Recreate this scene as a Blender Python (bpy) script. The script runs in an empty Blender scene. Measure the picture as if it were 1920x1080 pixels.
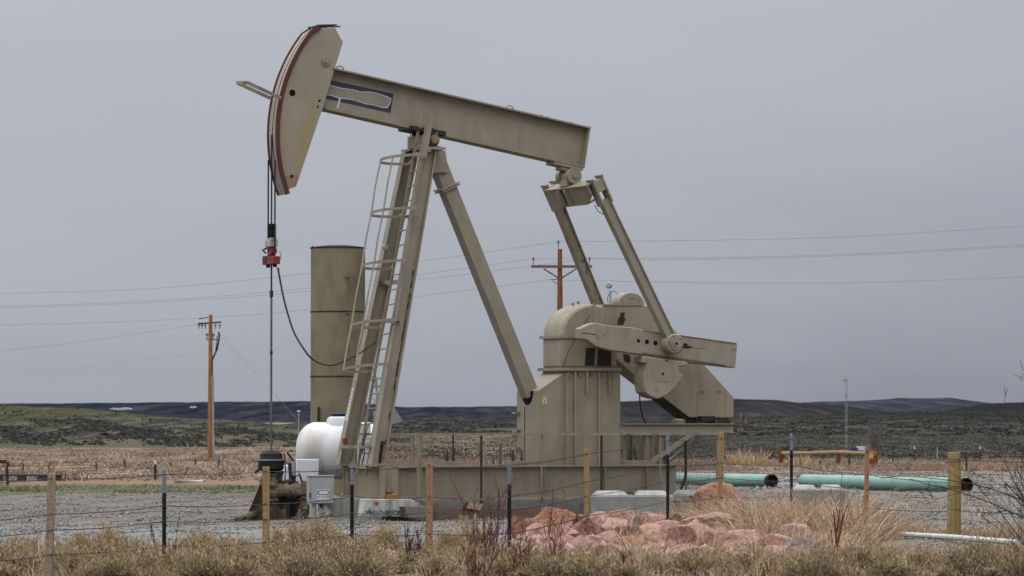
import bpy, math, random
import numpy as np
from mathutils import Vector, Matrix
R = math.radians
random.seed(7); rng = np.random.default_rng(7)
SC = bpy.context.scene; COL = SC.collection

# ---------------------------------------------------------------- camera
F = 7000.0; CH = 1.9; HZ = 780.0
PIT = math.atan((HZ-540)/F)
cam = bpy.data.cameras.new('camera'); camo = bpy.data.objects.new('camera', cam); COL.objects.link(camo)
camo.location = (0, 0, CH); camo.rotation_euler = (math.pi/2+PIT, 0, 0)
cam.lens = F/1920*36; cam.sensor_width = 36; cam.clip_start = 1; cam.clip_end = 60000
cam.dof.use_dof = True; cam.dof.focus_distance = 69; cam.dof.aperture_fstop = 6
SC.camera = camo
FW = Vector((0, math.cos(PIT), math.sin(PIT))); UP = Vector((0, -math.sin(PIT), math.cos(PIT)))
CP = Vector((0, 0, CH))
def ray(px, py): return FW + Vector((1, 0, 0))*((px-960)/F) + UP*((540-py)/F)
def at(px, py, Y):
    d = ray(px, py); return CP + d*(Y/d.y)
def gy(py): return F*CH/(py-HZ)          # distance of flat ground seen at this picture height

# ---------------------------------------------------------------- world: overcast sky
world = bpy.data.worlds.new('World'); SC.world = world; world.use_nodes = True
wn = world.node_tree; wn.nodes.clear(); W = wn.nodes.new; WL = wn.links.new
SUN_EL, SUN_AZ = 48, 215       # sun direction: from behind-left of the camera
sky = W('ShaderNodeTexSky'); sky.sky_type = 'NISHITA'; sky.sun_disc = False
sky.sun_elevation = R(SUN_EL); sky.sun_rotation = R(SUN_AZ)
tc = W('ShaderNodeTexCoord'); sp = W('ShaderNodeSeparateXYZ'); WL(tc.outputs['Generated'], sp.inputs[0])
mp = W('ShaderNodeMapping'); mp.inputs['Scale'].default_value = (1.0, 1.0, 5.0); WL(tc.outputs['Generated'], mp.inputs[0])
nz = W('ShaderNodeTexNoise'); nz.inputs['Scale'].default_value = 4.5; nz.inputs['Detail'].default_value = 5; nz.inputs['Roughness'].default_value = .5; WL(mp.outputs[0], nz.inputs[0])
# height + soft cloud noise - darker to the right near the horizon
m1 = W('ShaderNodeMath'); m1.operation = 'MULTIPLY_ADD'; m1.inputs[1].default_value = .12; WL(nz.outputs[0], m1.inputs[0]); WL(sp.outputs[2], m1.inputs[2])
m2 = W('ShaderNodeMath'); m2.operation = 'MULTIPLY_ADD'; m2.inputs[1].default_value = -.24; WL(sp.outputs[0], m2.inputs[0]); WL(m1.outputs[0], m2.inputs[2])
cr = W('ShaderNodeValToRGB'); WL(m2.outputs[0], cr.inputs[0])
e = cr.color_ramp.elements
def srgb(r, g, b):
    f = lambda c: (c/255/12.92 if c <= 10 else ((c/255+.055)/1.055)**2.4)
    return (f(r), f(g), f(b), 1)
e[0].position = 0.005; e[0].color = srgb(129, 132, 143)
e[1].position = .18; e[1].color = srgb(178, 182, 191)
x = e.new(.06); x.color = srgb(152, 156, 167)
x = e.new(.115); x.color = srgb(168, 172, 182)
x = e.new(.45); x.color = srgb(205, 209, 216)
x = e.new(1.0); x.color = srgb(240, 242, 246)
mx = W('ShaderNodeMixRGB'); mx.blend_type = 'ADD'; mx.inputs[0].default_value = 1
sc_ = W('ShaderNodeMixRGB'); sc_.blend_type = 'MULTIPLY'; sc_.inputs[0].default_value = 1; sc_.inputs[2].default_value = (.004, .004, .004, 1)
WL(sky.outputs[0], sc_.inputs[1]); WL(cr.outputs[0], mx.inputs[1]); WL(sc_.outputs[0], mx.inputs[2])
bg = W('ShaderNodeBackground'); bg.inputs[1].default_value = 1.0; zr = W('ShaderNodeMapRange'); zr.interpolation_type = 'SMOOTHSTEP'; zr.inputs[1].default_value = .16; zr.inputs[2].default_value = .9; zr.inputs[3].default_value = 1; zr.inputs[4].default_value = 2.9; WL(sp.outputs[2], zr.inputs[0]); WL(zr.outputs[0], bg.inputs[1]); WL(mx.outputs[0], bg.inputs[0])
wo = W('ShaderNodeOutputWorld'); WL(bg.outputs[0], wo.inputs[0])
sl = bpy.data.lights.new('sun', 'SUN'); sl.energy = 1.7; sl.angle = R(22); sl.color = (1, .965, .91)
so = bpy.data.objects.new('sun', sl); COL.objects.link(so)
az = R(SUN_AZ); sd = Vector((math.sin(az)*math.cos(R(SUN_EL)), math.cos(az)*math.cos(R(SUN_EL)), math.sin(R(SUN_EL))))
so.rotation_euler = sd.to_track_quat('Z', 'Y').to_euler(); so.location = (-20, 20, 40)
SC.view_settings.view_transform = 'Standard'; SC.view_settings.look = 'None'
SC.view_settings.exposure = 0; SC.view_settings.gamma = 1
SC.cycles.max_bounces = 6; SC.cycles.volume_bounces = 0

# ---------------------------------------------------------------- materials
def newmat(name):
    m = bpy.data.materials.new(name); m.use_nodes = True
    n = m.node_tree; b = n.nodes['Principled BSDF']; b.inputs['Specular IOR Level'].default_value = .3
    return m, n, b
def noise(n, scale, detail=4, vec=None, stretch=None, rough=.55):
    t = n.nodes.new('ShaderNodeTexNoise'); t.inputs['Scale'].default_value = scale; t.inputs['Detail'].default_value = detail; t.inputs['Roughness'].default_value = rough
    c = n.nodes.new('ShaderNodeTexCoord'); o = c.outputs['Object']
    if stretch:
        mm = n.nodes.new('ShaderNodeMapping'); mm.inputs['Scale'].default_value = stretch; n.links.new(o, mm.inputs[0]); o = mm.outputs[0]
    n.links.new(o, t.inputs[0]); return t.outputs[0]
def ramp(n, fac, stops):
    r = n.nodes.new('ShaderNodeValToRGB'); n.links.new(fac, r.inputs[0]); el = r.color_ramp.elements
    while len(el) < len(stops): el.new(.5)
    for k, (p, c) in enumerate(stops):
        el[k].position = p; el[k].color = (*c, 1) if len(c) == 3 else c
    return r.outputs[0]
def mix(n, fac, a, b, mode='MIX'):
    m = n.nodes.new('ShaderNodeMixRGB'); m.blend_type = mode
    for k, x in ((0, fac), (1, a), (2, b)):
        if hasattr(x, 'links'): n.links.new(x, m.inputs[k])
        else: m.inputs[k].default_value = x if k == 0 else (*x, 1)
    return m.outputs[0]
def paint(name, base, dirt=None, chip=None, chipth=.68, scale=2.0, rough=.55, var=.12, metal=0, streak=(1, 1, .25), chipscale=7, bump=.0):
    m, n, b = newmat(name)
    lo = tuple(c*(1-var) for c in base); hi = tuple(c*(1+var*.6) for c in base)
    c = ramp(n, noise(n, scale, 6), [(.3, lo), (.7, hi)])
    if dirt: c = mix(n, ramp(n, noise(n, scale*2.4, 5, stretch=streak), [(.46, (0, 0, 0)), (.72, (.85, .85, .85))]), c, dirt)
    if chip: c = mix(n, ramp(n, noise(n, chipscale, 6, rough=.7), [(chipth, (0, 0, 0)), (chipth+.025, (1, 1, 1))]), c, chip)
    n.links.new(c, b.inputs['Base Color']); b.inputs['Roughness'].default_value = rough; b.inputs['Metallic'].default_value = metal
    if bump:
        bp = n.nodes.new('ShaderNodeBump'); bp.inputs['Strength'].default_value = bump; bp.inputs['Distance'].default_value = .05
        n.links.new(noise(n, scale*6, 5), bp.inputs['Height']); n.links.new(bp.outputs[0], b.inputs['Normal'])
    return m
TAN = (.345, .298, .22)
M = {}
M['tan'] = paint('tan machine paint', TAN, (.285, .24, .17), (.09, .055, .038), .715, var=.15)
M['tan_chipped'] = paint('chipped tan paint', (.34, .295, .21), (.19, .14, .09), (.05, .035, .03), .60, chipscale=5)
M['tan_clean'] = paint('tan guard paint', (.37, .32, .235), (.27, .225, .155), (.11, .075, .05), .74)
M['tan_stain'] = paint('rust stained tan paint', (.33, .28, .195), (.22, .13, .065), (.07, .04, .03), .68, scale=1.6)
M['head'] = paint('horse head paint', (.375, .325, .24), (.37, .28, .14), (.28, .13, .08), .72, scale=1.4, chipscale=4)
M['headface'] = paint('worn pale face', (.42, .36, .31), (.30, .20, .15), (.15, .09, .06), .64)
M['redrust'] = paint('red rust edge', (.13, .05, .038), (.09, .035, .025), rough=.8)
M['red'] = paint('red clamp paint', (.30, .04, .03), (.09, .03, .025), rough=.5, scale=9)
M['dark'] = paint('dark steel', (.045, .036, .032), (.08, .05, .035), rough=.6)
M['hole'] = paint('painted hole shade', (.008, .008, .008), rough=.9)  # near-black pieces carry the shade inside holes as colour
M['cable'] = paint('wire rope', (.045, .03, .026), rough=.7, scale=20)
M['steel'] = paint('bare steel rod', (.22, .21, .21), (.12, .08, .07), rough=.4, metal=.4)
M['galv'] = paint('galvanised steel', (.42, .44, .45), (.30, .30, .30), rough=.45, metal=.3)
M['slate'] = paint('slate blue decal', (.055, .06, .075), rough=.5)
M['white'] = paint('white paint', (.74, .75, .77), (.5, .47, .42), rough=.45, var=.04)
M['poly'] = paint('white polyethylene', (.74, .74, .75), (.55, .48, .38), rough=.4, var=.03, scale=1.2)
M['lid'] = paint('navy plastic', (.02, .03, .07), rough=.4)
M['greybox'] = paint('grey enamel', (.42, .43, .43), (.30, .27, .24), (.15, .10, .08), .73, rough=.5)
M['black'] = paint('black rubber', (.015, .014, .014), (.035, .028, .024), rough=.7)
M['burlap'] = paint('burlap wrap', (.25, .19, .12), (.10, .07, .045), scale=7, rough=.95, var=.35, bump=.8)
M['tarp'] = paint('dark grey tarp', (.035, .036, .042), (.06, .055, .05), rough=.8)
M['rustplate'] = paint('rusty plate', (.04, .021, .015), (.09, .058, .04), rough=.85, scale=4)
M['concrete'] = paint('concrete', (.30, .29, .26), (.19, .17, .14), rough=.9, scale=2, bump=.3)
M['concretegrey'] = paint('grey concrete', (.32, .315, .295), (.23, .225, .205), rough=.9, scale=2.5, bump=.3)
M['concretetop'] = paint('pale concrete', (.50, .50, .47), (.36, .34, .30), rough=.9, scale=3)
M['painted'] = paint('peeling white paint', (.56, .56, .52), (.17, .17, .13), (.14, .13, .10), .57, rough=.85, scale=4, chipscale=5)
M['stencil'] = paint('dark green stencil', (.05, .09, .07), rough=.8)
M['redspray'] = paint('red spray paint', (.6, .10, .12), rough=.8)
M['board'] = paint('weathered board', (.20, .125, .09), (.12, .09, .075), rough=.9, scale=3, streak=(.3, 1, 6))
M['card'] = paint('cardboard', (.42, .32, .21), rough=.9)
M['orange'] = paint('orange paint', (.42, .22, .04), (.2, .09, .03), rough=.5, scale=8)
M['yellow'] = paint('yellow sticker', (.55, .42, .10), rough=.6)
M['aqua'] = paint('aqua pipe coating', (.23, .415, .34), (.19, .30, .24), (.16, .14, .11), .66, rough=.45, scale=1.2, streak=(1, 1, 1))
M['pvc'] = paint('white pipe', (.62, .62, .60), (.42, .40, .36), rough=.5)
M['olive'] = paint('olive tank paint', (.26, .215, .135), (.15, .125, .075), (.10, .07, .04), .75, rough=.6, scale=.9, streak=(1, 1, .5))
M['tposts'] = paint('dark green post paint', (.014, .026, .022), (.03, .03, .026), rough=.5, scale=6)
M['tpostw'] = paint('pale blue post tip', (.32, .36, .44), (.2, .21, .23), rough=.5, scale=9)
M['wire'] = paint('fence wire', (.06, .055, .055), rough=.6)
M['wiremesh'] = paint('mesh wire', (.16, .14, .11), rough=.6)
M['wirefar'] = paint('overhead conductor', (.22, .225, .235), rough=.6)
def wood(name, c, d, k=1.):
    m = paint(name, c, d, tuple(x*.45 for x in d), .68, rough=.85, scale=5*k, streak=(3, 3, .12), chipscale=4*k, var=.22, bump=.4); return m
M['stake'] = wood('new pine stake', (.40, .27, .13), (.27, .165, .08))
M['stakeorange'] = wood('orange pine stake', (.42, .235, .13), (.28, .14, .07))
M['stakepale'] = wood('pale weathered stake', (.37, .29, .20), (.26, .19, .12))
M['postyellow'] = wood('yellow green treated post', (.36, .27, .105), (.20, .13, .05))
M['poleorange'] = wood('orange brown pole', (.36, .17, .065), (.20, .075, .03), .5)
M['polered'] = wood('red brown pole', (.30, .10, .045), (.13, .035, .02), .6)
M['armwood'] = wood('crossarm wood', (.24, .12, .085), (.15, .075, .055))
M['logrust'] = wood('rust brown log', (.22, .085, .03), (.13, .045, .02))
M['logpale'] = wood('honey coloured log', (.36, .24, .13), (.24, .15, .08))
M['insul'] = paint('grey insulator', (.12, .12, .13), rough=.4)
M['pink'] = paint('pink flag', (.6, .18, .2), rough=.7)
M['panelback'] = paint('pale panel', (.46, .47, .50), rough=.5, var=.05)
M['lamp'] = paint('pale green lamp housing', (.42, .48, .43), (.25, .28, .25), rough=.4, scale=8)
M['bark'] = paint('grey brown bark', (.10, .075, .06), (.17, .12, .10), rough=.9, scale=12)
M['redtwig'] = paint('red willow bark', (.20, .065, .055), (.12, .05, .045), rough=.8, scale=9)
M['darktwig'] = paint('dark brown twig', (.055, .035, .03), (.10, .065, .05), rough=.8, scale=9)
M['snow'] = paint('old snow', (.62, .65, .70), rough=.8)
def rock(name, a, b_, c):
    m, n, b = newmat(name)
    col = ramp(n, noise(n, 3.2, 8, rough=.7), [(.3, a), (.5, b_), (.68, c)])
    col = mix(n, ramp(n, noise(n, 14, 6, rough=.75), [(.48, (0, 0, 0)), (.62, (.7, .7, .7))]), col, tuple(x*.5 for x in a))
    col = mix(n, ramp(n, noise(n, 26, 5, rough=.75), [(.56, (0, 0, 0)), (.66, (.55, .55, .55))]), col, (.55, .46, .42))
    n.links.new(col, b.inputs['Base Color']); b.inputs['Roughness'].default_value = .92
    bp = n.nodes.new('ShaderNodeBump'); bp.inputs['Strength'].default_value = 1; bp.inputs['Distance'].default_value = .05
    n.links.new(noise(n, 9, 8, rough=.7), bp.inputs['Height']); n.links.new(bp.outputs[0], b.inputs['Normal'])
    return m
M['rockorange'] = rock('orange sandstone', (.28, .12, .07), (.42, .20, .125), (.48, .29, .20))
M['rockpink'] = rock('pink granite', (.32, .16, .12), (.50, .295, .23), (.57, .40, .33))
M['rockred'] = rock('dark red stone', (.15, .06, .048), (.28, .125, .10), (.38, .21, .17))
M['rockgrey'] = rock('grey mauve stone', (.20, .16, .15), (.30, .245, .23), (.37, .31, .29))
def island(name, stops, rough=.9, trans=0):
    m, n, b = newmat(name); g = n.nodes.new('ShaderNodeNewGeometry')
    c = ramp(n, g.outputs['Random Per Island'], stops); n.links.new(c, b.inputs['Base Color'])
    b.inputs['Roughness'].default_value = rough; b.inputs['Specular IOR Level'].default_value = .1; return m
M['stones'] = island('loose gravel', [(0, (.11, .095, .08)), (.3, (.22, .20, .175)), (.6, (.30, .28, .25)), (.88, (.22, .235, .24)), (1, (.48, .46, .43))])
M['stonelight'] = island('light road gravel', [(0, (.13, .125, .12)), (.4, (.26, .26, .255)), (.8, (.34, .345, .345)), (1, (.52, .52, .50))])
M['straw'] = island('dry straw grass', [(0, (.34, .20, .10)), (.35, (.54, .37, .21)), (.75, (.68, .50, .32)), (1, (.76, .62, .45))])
M['strawpink'] = island('pinkish dry grass', [(0, (.30, .17, .12)), (.4, (.48, .31, .22)), (.8, (.60, .43, .31)), (1, (.67, .53, .41))])
M['brush'] = island('rabbitbrush stems', [(0, (.15, .11, .07)), (.3, (.27, .215, .12)), (.7, (.36, .30, .18)), (1, (.45, .38, .27))])
M['brushtip'] = island('rabbitbrush dry flower heads', [(0, (.36, .22, .09)), (.4, (.48, .33, .16)), (.8, (.57, .43, .25)), (1, (.62, .52, .37))])
M['twiggy'] = island('grey sage twigs', [(0, (.12, .09, .07)), (.5, (.24, .19, .155)), (1, (.36, .30, .25))])
def posveg(name, cols, sc, st=(1, .15, 1)):
    m, n, b = newmat(name); g = n.nodes.new('ShaderNodeNewGeometry')
    c = ramp(n, noise(n, sc, 6, stretch=st, rough=.65), [(.34, cols[0]), (.5, cols[1]), (.64, cols[2])])
    v = ramp(n, g.outputs['Random Per Island'], [(0, (.88, .87, .86)), (1, (1.1, 1.1, 1.1))]); c = mix(n, 1., c, v, 'MULTIPLY')
    n.links.new(c, b.inputs['Base Color']); b.inputs['Roughness'].default_value = .95; b.inputs['Specular IOR Level'].default_value = .05; return m
M['fieldveg'] = posveg('tan and mauve field grass', ((.21, .15, .12), (.34, .245, .18), (.46, .35, .25)), .16, (1, .06, 1))
M['fieldveg2'] = posveg('mauve scrub', ((.18, .13, .105), (.28, .205, .16), (.37, .28, .21)), .2, (1, .06, 1))
M['sageveg'] = posveg('grey green sagebrush', ((.028, .027, .024), (.048, .045, .037), (.09, .078, .06)), .10, (1, .05, 1))
M['greengrass'] = island('short green grass', [(0, (.09, .13, .04)), (.5, (.15, .19, .07)), (1, (.27, .26, .13))])
M['farstraw'] = island('far dry grass', [(0, (.20, .15, .11)), (.3, (.27, .205, .15)), (.7, (.34, .265, .195)), (1, (.42, .34, .26))])
M['sage'] = island('dark sagebrush', [(0, (.030, .032, .024)), (.5, (.052, .053, .038)), (1, (.085, .08, .06))])

# ---------------------------------------------------------------- mesh tools
class MB:
    def __init__(s): s.v = []; s.f = []; s.cuts = []
    def cut(s): s.cuts.append((len(s.v), len(s.f)))      # the next shape starts a piece (an object) of its own
    def add(s, vs, fs):
        o = len(s.v); s.v += [Vector(p) for p in vs]; s.f += [tuple(i+o for i in f) for f in fs]; return s
    def bar(s, p0, p1, w, h, up=(0, 0, 1), w1=None, h1=None):
        """box from p0 to p1; h along the 'up' side, w across"""
        p0, p1 = Vector(p0), Vector(p1); a = (p1-p0).normalized(); U = Vector(up); U = (U-a*U.dot(a))
        if U.length < 1e-5: U = Vector((1, 0, 0)); U = U-a*U.dot(a)
        U.normalize(); X = a.cross(U); w1 = w if w1 is None else w1; h1 = h if h1 is None else h1
        vs = []
        for p, ww, hh in ((p0, w, h), (p1, w1, h1)):
            for sx, sy in ((-1, -1), (1, -1), (1, 1), (-1, 1)): vs.append(p+X*sx*ww/2+U*sy*hh/2)
        return s.add(vs, [(3, 2, 1, 0), (4, 5, 6, 7), (0, 1, 5, 4), (1, 2, 6, 5), (2, 3, 7, 6), (3, 0, 4, 7)])
    def box(s, x0, x1, y0, y1, z0, z1):
        return s.bar(((x0+x1)/2, (y0+y1)/2, z0), ((x0+x1)/2, (y0+y1)/2, z1), abs(x1-x0), abs(y1-y0), (0, 1, 0))
    def ibeam(s, p0, p1, D, d, b, tf=.02, tw=.014):
        p0, p1, D = Vector(p0), Vector(p1), Vector(D); a = (p1-p0).normalized(); D = (D-a*D.dot(a)).normalized()
        for sg in (-1, 1): o = D*sg*(d/2-tf/2); s.bar(p0+o, p1+o, b, tf, D)
        return s.bar(p0, p1, tw, d-2*tf, D)
    def prism(s, poly, v0, v1, axis=1):
        """poly in (u,z); extruded along local y from v0 to v1"""
        n = len(poly); A = sum(poly[i][0]*poly[(i+1) % n][1]-poly[(i+1) % n][0]*poly[i][1] for i in range(n))
        if A < 0: poly = poly[::-1]
        vs = [(u, v0, z) for u, z in poly]+[(u, v1, z) for u, z in poly]
        fs = [tuple(range(n)), tuple(range(2*n-1, n-1, -1))]+[(i, i+n, (i+1) % n+n, (i+1) % n) for i in range(n)]
        return s.add(vs, fs)
    def tube(s, path, r, n=8, cap=True):
        path = [Vector(p) for p in path]; k = len(path); rs = r if isinstance(r, (list, tuple)) else [r]*k
        prev = None; vs = []; fs = []
        for i, p in enumerate(path):
            t = (path[min(i+1, k-1)]-path[max(i-1, 0)]).normalized()
            if prev is None:
                prev = Vector((0, 0, 1)) if abs(t.z) < .9 else Vector((1, 0, 0))
            U = (prev-t*prev.dot(t)).normalized(); prev = U; X = t.cross(U)
            vs += [p+(U*math.cos(2*math.pi*j/n)+X*math.sin(2*math.pi*j/n))*rs[i] for j in range(n)]
        for i in range(k-1):
            for j in range(n): a = i*n+j; b = i*n+(j+1) % n; fs.append((a, b, b+n, a+n))
        if cap: fs += [tuple(range(n-1, -1, -1)), tuple(range((k-1)*n, k*n))]
        return s.add(vs, fs)
    def lathe(s, prof, c=(0, 0, 0), n=24, axis=(0, 0, 1)):
        ax = Vector(axis).normalized(); U = Vector((1, 0, 0)) if abs(ax.x) < .9 else Vector((0, 1, 0)); U = (U-ax*U.dot(ax)).normalized(); X = ax.cross(U); c = Vector(c)
        vs = []; fs = []; k = len(prof)
        for r, z in prof: vs += [c+ax*z+(U*math.cos(2*math.pi*j/n)+X*math.sin(2*math.pi*j/n))*max(r, 1e-4) for j in range(n)]
        for i in range(k-1):
            for j in range(n): a = i*n+j; b = i*n+(j+1) % n; fs.append((a, b, b+n, a+n))
        fs += [tuple(range(n-1, -1, -1)), tuple(range((k-1)*n, k*n))]
        return s.add(vs, fs)
    def jitter(s, a):
        for p in s.v: p += Vector((random.uniform(-a, a), random.uniform(-a, a), random.uniform(-a, a)))
        return s
    def build(s, name, mat, parent=None, off=None, sharp=35, bevel=0):
        if s.cuts:
            c = [(0, 0)]+[q for q in s.cuts if 0 < q[0] < len(s.v)]+[(len(s.v), len(s.f))]; out = None
            for (va, fa), (vb, fb_) in zip(c[:-1], c[1:]):
                if vb == va: continue
                m = MB(); m.v = s.v[va:vb]; m.f = [tuple(i-va for i in f) for f in s.f[fa:fb_]]; out = m.build(name, mat, parent, off, sharp, bevel)
            return out
        me = bpy.data.meshes.new(name); o_ = Vector(off) if off is not None else Vector((0, 0, 0))
        me.from_pydata([tuple(p-o_) for p in s.v], [], s.f); me.validate(); me.materials.append(mat)
        for p in me.polygons: p.use_smooth = True
        me.set_sharp_from_angle(angle=R(sharp))
        o = bpy.data.objects.new(name, me); COL.objects.link(o)
        if parent: o.parent = parent
        if bevel:
            b = o.modifiers.new('bevel', 'BEVEL'); b.width = bevel; b.segments = 2; b.limit_method = 'ANGLE'; b.angle_limit = R(40)
        return o
def tag(o, label=None, cat=None, group=None, kind=None):
    if label: o['label'] = label
    if cat: o['category'] = cat
    if group: o['group'] = group
    if kind: o['kind'] = kind
    return o
def thing(name, loc, label, cat, group=None, rz=0):
    o = bpy.data.objects.new(name, None); COL.objects.link(o); o.location = loc; o.rotation_euler = (0, 0, rz); o.empty_display_size = .3
    return tag(o, label, cat, group)
def text_mesh(name, body, size, mat, parent, matrix, extrude=.002, sx=1):
    c = bpy.data.curves.new(name, 'FONT'); c.body = body; c.size = size; c.extrude = extrude; c.align_x = 'CENTER'; c.align_y = 'CENTER'; c.offset = size*.004
    t = bpy.data.objects.new(name+'_curve', c); COL.objects.link(t); bpy.context.view_layer.update()
    me = bpy.data.meshes.new_from_object(t.evaluated_get(bpy.context.evaluated_depsgraph_get())); bpy.data.objects.remove(t); me.name = name
    me.transform(matrix @ Matrix.Diagonal((sx, 1, 1, 1))); me.materials.clear(); me.materials.append(mat)
    o = bpy.data.objects.new(name, me); COL.objects.link(o); o.parent = parent; return o
def fast_mesh(name, V, faces3, faces4, mats, idx3=None, idx4=None):
    """numpy arrays to one mesh; faces3 (n,3), faces4 (m,4)"""
    me = bpy.data.meshes.new(name); n3 = 0 if faces3 is None else len(faces3); n4 = 0 if faces4 is None else len(faces4)
    me.vertices.add(len(V)); me.vertices.foreach_set('co', V.astype(np.float32).ravel())
    loops = []
    if n4: loops.append(faces4.ravel())
    if n3: loops.append(faces3.ravel())
    loops = np.concatenate(loops).astype(np.int32); me.loops.add(len(loops)); me.loops.foreach_set('vertex_index', loops)
    st = np.concatenate([np.arange(n4)*4, n4*4+np.arange(n3)*3]).astype(np.int32)
    me.polygons.add(n3+n4); me.polygons.foreach_set('loop_start', st)
    for m in mats: me.materials.append(m)
    mi = np.concatenate([idx4 if idx4 is not None else np.zeros(n4), idx3 if idx3 is not None else np.zeros(n3)]).astype(np.int32)
    me.polygons.foreach_set('material_index', mi); me.update(calc_edges=True)
    o = bpy.data.objects.new(name, me); COL.objects.link(o); return o

# ---------------------------------------------------------------- ground and hills
def gz(Y):
    return float(np.interp(Y, [0, 95, 130, 180, 230, 400, 700, 1500, 20000], [0, 0, -.25, -.55, -.85, -1.5, -2, -2, -2]))
def gpt(px, Y):
    p = at(px, 900, Y); return Vector((p.x, Y, gz(Y)))
def ground_mat():
    m, n, b = newmat('ground soil and gravel'); L = n.links.new
    g = n.nodes.new('ShaderNodeNewGeometry'); s = n.nodes.new('ShaderNodeSeparateXYZ'); L(g.outputs['Position'], s.inputs[0])
    nn = noise(n, .22, 5, stretch=(1, .35, 1)); nf = noise(n, .06, 4)
    a = n.nodes.new('ShaderNodeMath'); a.operation = 'MULTIPLY_ADD'; a.inputs[1].default_value = 12; L(nn, a.inputs[0]); L(s.outputs[1], a.inputs[2])
    mr = n.nodes.new('ShaderNodeMapRange'); mr.inputs[1].default_value = 46; mr.inputs[2].default_value = 306; L(a.outputs[0], mr.inputs[0])   # noise adds ~6
    def Yp(y): return max(0, (y-40)/260)
    lf = ramp(n, mr.outputs[0], [(Yp(44), (.17, .13, .09)), (Yp(51), (.19, .16, .12)), (Yp(53), (.22, .218, .21)), (Yp(62), (.22, .215, .205)), (Yp(65), (.175, .155, .132)), (Yp(90), (.175, .152, .128)),
                                 (Yp(94), (.10, .12, .05)), (Yp(103), (.13, .13, .06)), (Yp(108), (.20, .135, .085)), (Yp(124), (.21, .15, .10)), (Yp(140), (.26, .20, .13)), (1, (.24, .19, .135))])
    rf = ramp(n, mr.outputs[0], [(Yp(44), (.17, .13, .09)), (Yp(55), (.22, .17, .12)), (Yp(63), (.22, .205, .18)), (Yp(88), (.20, .18, .155)), (Yp(100), (.18, .16, .14)), (Yp(112), (.24, .235, .23)), (Yp(132), (.25, .245, .24)),
                                 (Yp(142), (.20, .15, .11)), (Yp(175), (.28, .20, .125)), (Yp(215), (.22, .155, .105)), (Yp(245), (.08, .075, .055)), (1, (.06, .06, .045))])
    xr = n.nodes.new('ShaderNodeMapRange'); xr.inputs[1].default_value = -2; xr.inputs[2].default_value = 3; L(s.outputs[0], xr.inputs[0])
    c = mix(n, xr.outputs[0], lf, rf)
    c = mix(n, .8, c, ramp(n, noise(n, 14, 6, rough=.75), [(.3, (.55, .54, .52)), (.5, (1, 1, 1)), (.72, (1.35, 1.34, 1.32))]), 'MULTIPLY')
    c = mix(n, .7, c, ramp(n, nf, [(.35, (.62, .61, .59)), (.65, (1.18, 1.16, 1.12))]), 'MULTIPLY')
    L(c, b.inputs['Base Color']); b.inputs['Roughness'].default_value = .95; b.inputs['Specular IOR Level'].default_value = .1
    bp = n.nodes.new('ShaderNodeBump'); bp.inputs['Strength'].default_value = .6; bp.inputs['Distance'].default_value = .04; L(noise(n, 20, 5), bp.inputs['Height']); L(bp.outputs[0], b.inputs['Normal'])
    return m
M['ground'] = ground_mat()
def make_ground():
    ys = np.concatenate([np.linspace(-30, 40, 10), np.arange(42, 130, .5), np.arange(130, 420, 4), np.geomspace(420, 18000, 30)])
    nx = 90; t = np.linspace(-1, 1, nx); V = []
    for y in ys:
        hw = max(30, abs(y)*.25)+10
        for q in t:
            xx = q*hw; z = gz(y)
            if 44 < y < 400: z += .035*math.sin(xx*1.7+y*.9)*math.sin(y*.7-xx*.6)+.02*math.sin(xx*4.1+y*2.3)
            V.append((xx, y, z))
    V = np.array(V); ny = len(ys); i = np.arange(ny-1)[:, None]*nx+np.arange(nx-1)[None, :]
    f = np.stack([i, i+1, i+1+nx, i+nx], -1).reshape(-1, 4)
    o = fast_mesh('ground', V, None, f, [M['ground']]); o['kind'] = 'structure'
    for p in o.data.polygons: p.use_smooth = True
make_ground()
def hill_mat(name, cols, sc, patch=None, psc=.004, zband=None):
    m, n, b = newmat(name)
    c = ramp(n, noise(n, sc, 8, stretch=(.7, .035, .5), rough=.75), [(.40, cols[0]), (.5, cols[1]), (.60, cols[2])])
    if patch and not zband: c = mix(n, ramp(n, noise(n, psc, 6, stretch=(1, .1, 2)), [(.46, (0, 0, 0)), (.56, (1, 1, 1))]), c, patch)
    if zband:      # grass grows on the upper slope, sage below, with a ragged border
        co = n.nodes.new('ShaderNodeTexCoord'); sp_ = n.nodes.new('ShaderNodeSeparateXYZ'); n.links.new(co.outputs['Object'], sp_.inputs[0])
        ma = n.nodes.new('ShaderNodeMath'); ma.operation = 'MULTIPLY_ADD'; ma.inputs[1].default_value = 5.5; n.links.new(noise(n, psc, 7, stretch=(1, .35, 1), rough=.65), ma.inputs[0]); n.links.new(sp_.outputs[2], ma.inputs[2])
        mr = n.nodes.new('ShaderNodeMapRange'); mr.inputs[1].default_value = zband[0]+2.75; mr.inputs[2].default_value = zband[1]+2.75; n.links.new(ma.outputs[0], mr.inputs[0])
        gcol = mix(n, ramp(n, noise(n, .5, 6, stretch=(.8, .05, 1), rough=.7), [(.42, (1, 1, 1)), (.62, (0, 0, 0))]), patch, tuple(x*.6 for x in patch))
        mm = mix(n, mr.outputs[0], c, gcol)
        lo = n.nodes.new('ShaderNodeMapRange'); lo.inputs[1].default_value = 2.1; lo.inputs[2].default_value = 1.5; n.links.new(ma.outputs[0], lo.inputs[0]); c = mix(n, lo.outputs[0], mm, (.10, .092, .062))
    n.links.new(c, b.inputs['Base Color']); b.inputs['Roughness'].default_value = 1; b.inputs['Specular IOR Level'].default_value = 0
    return m
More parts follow.
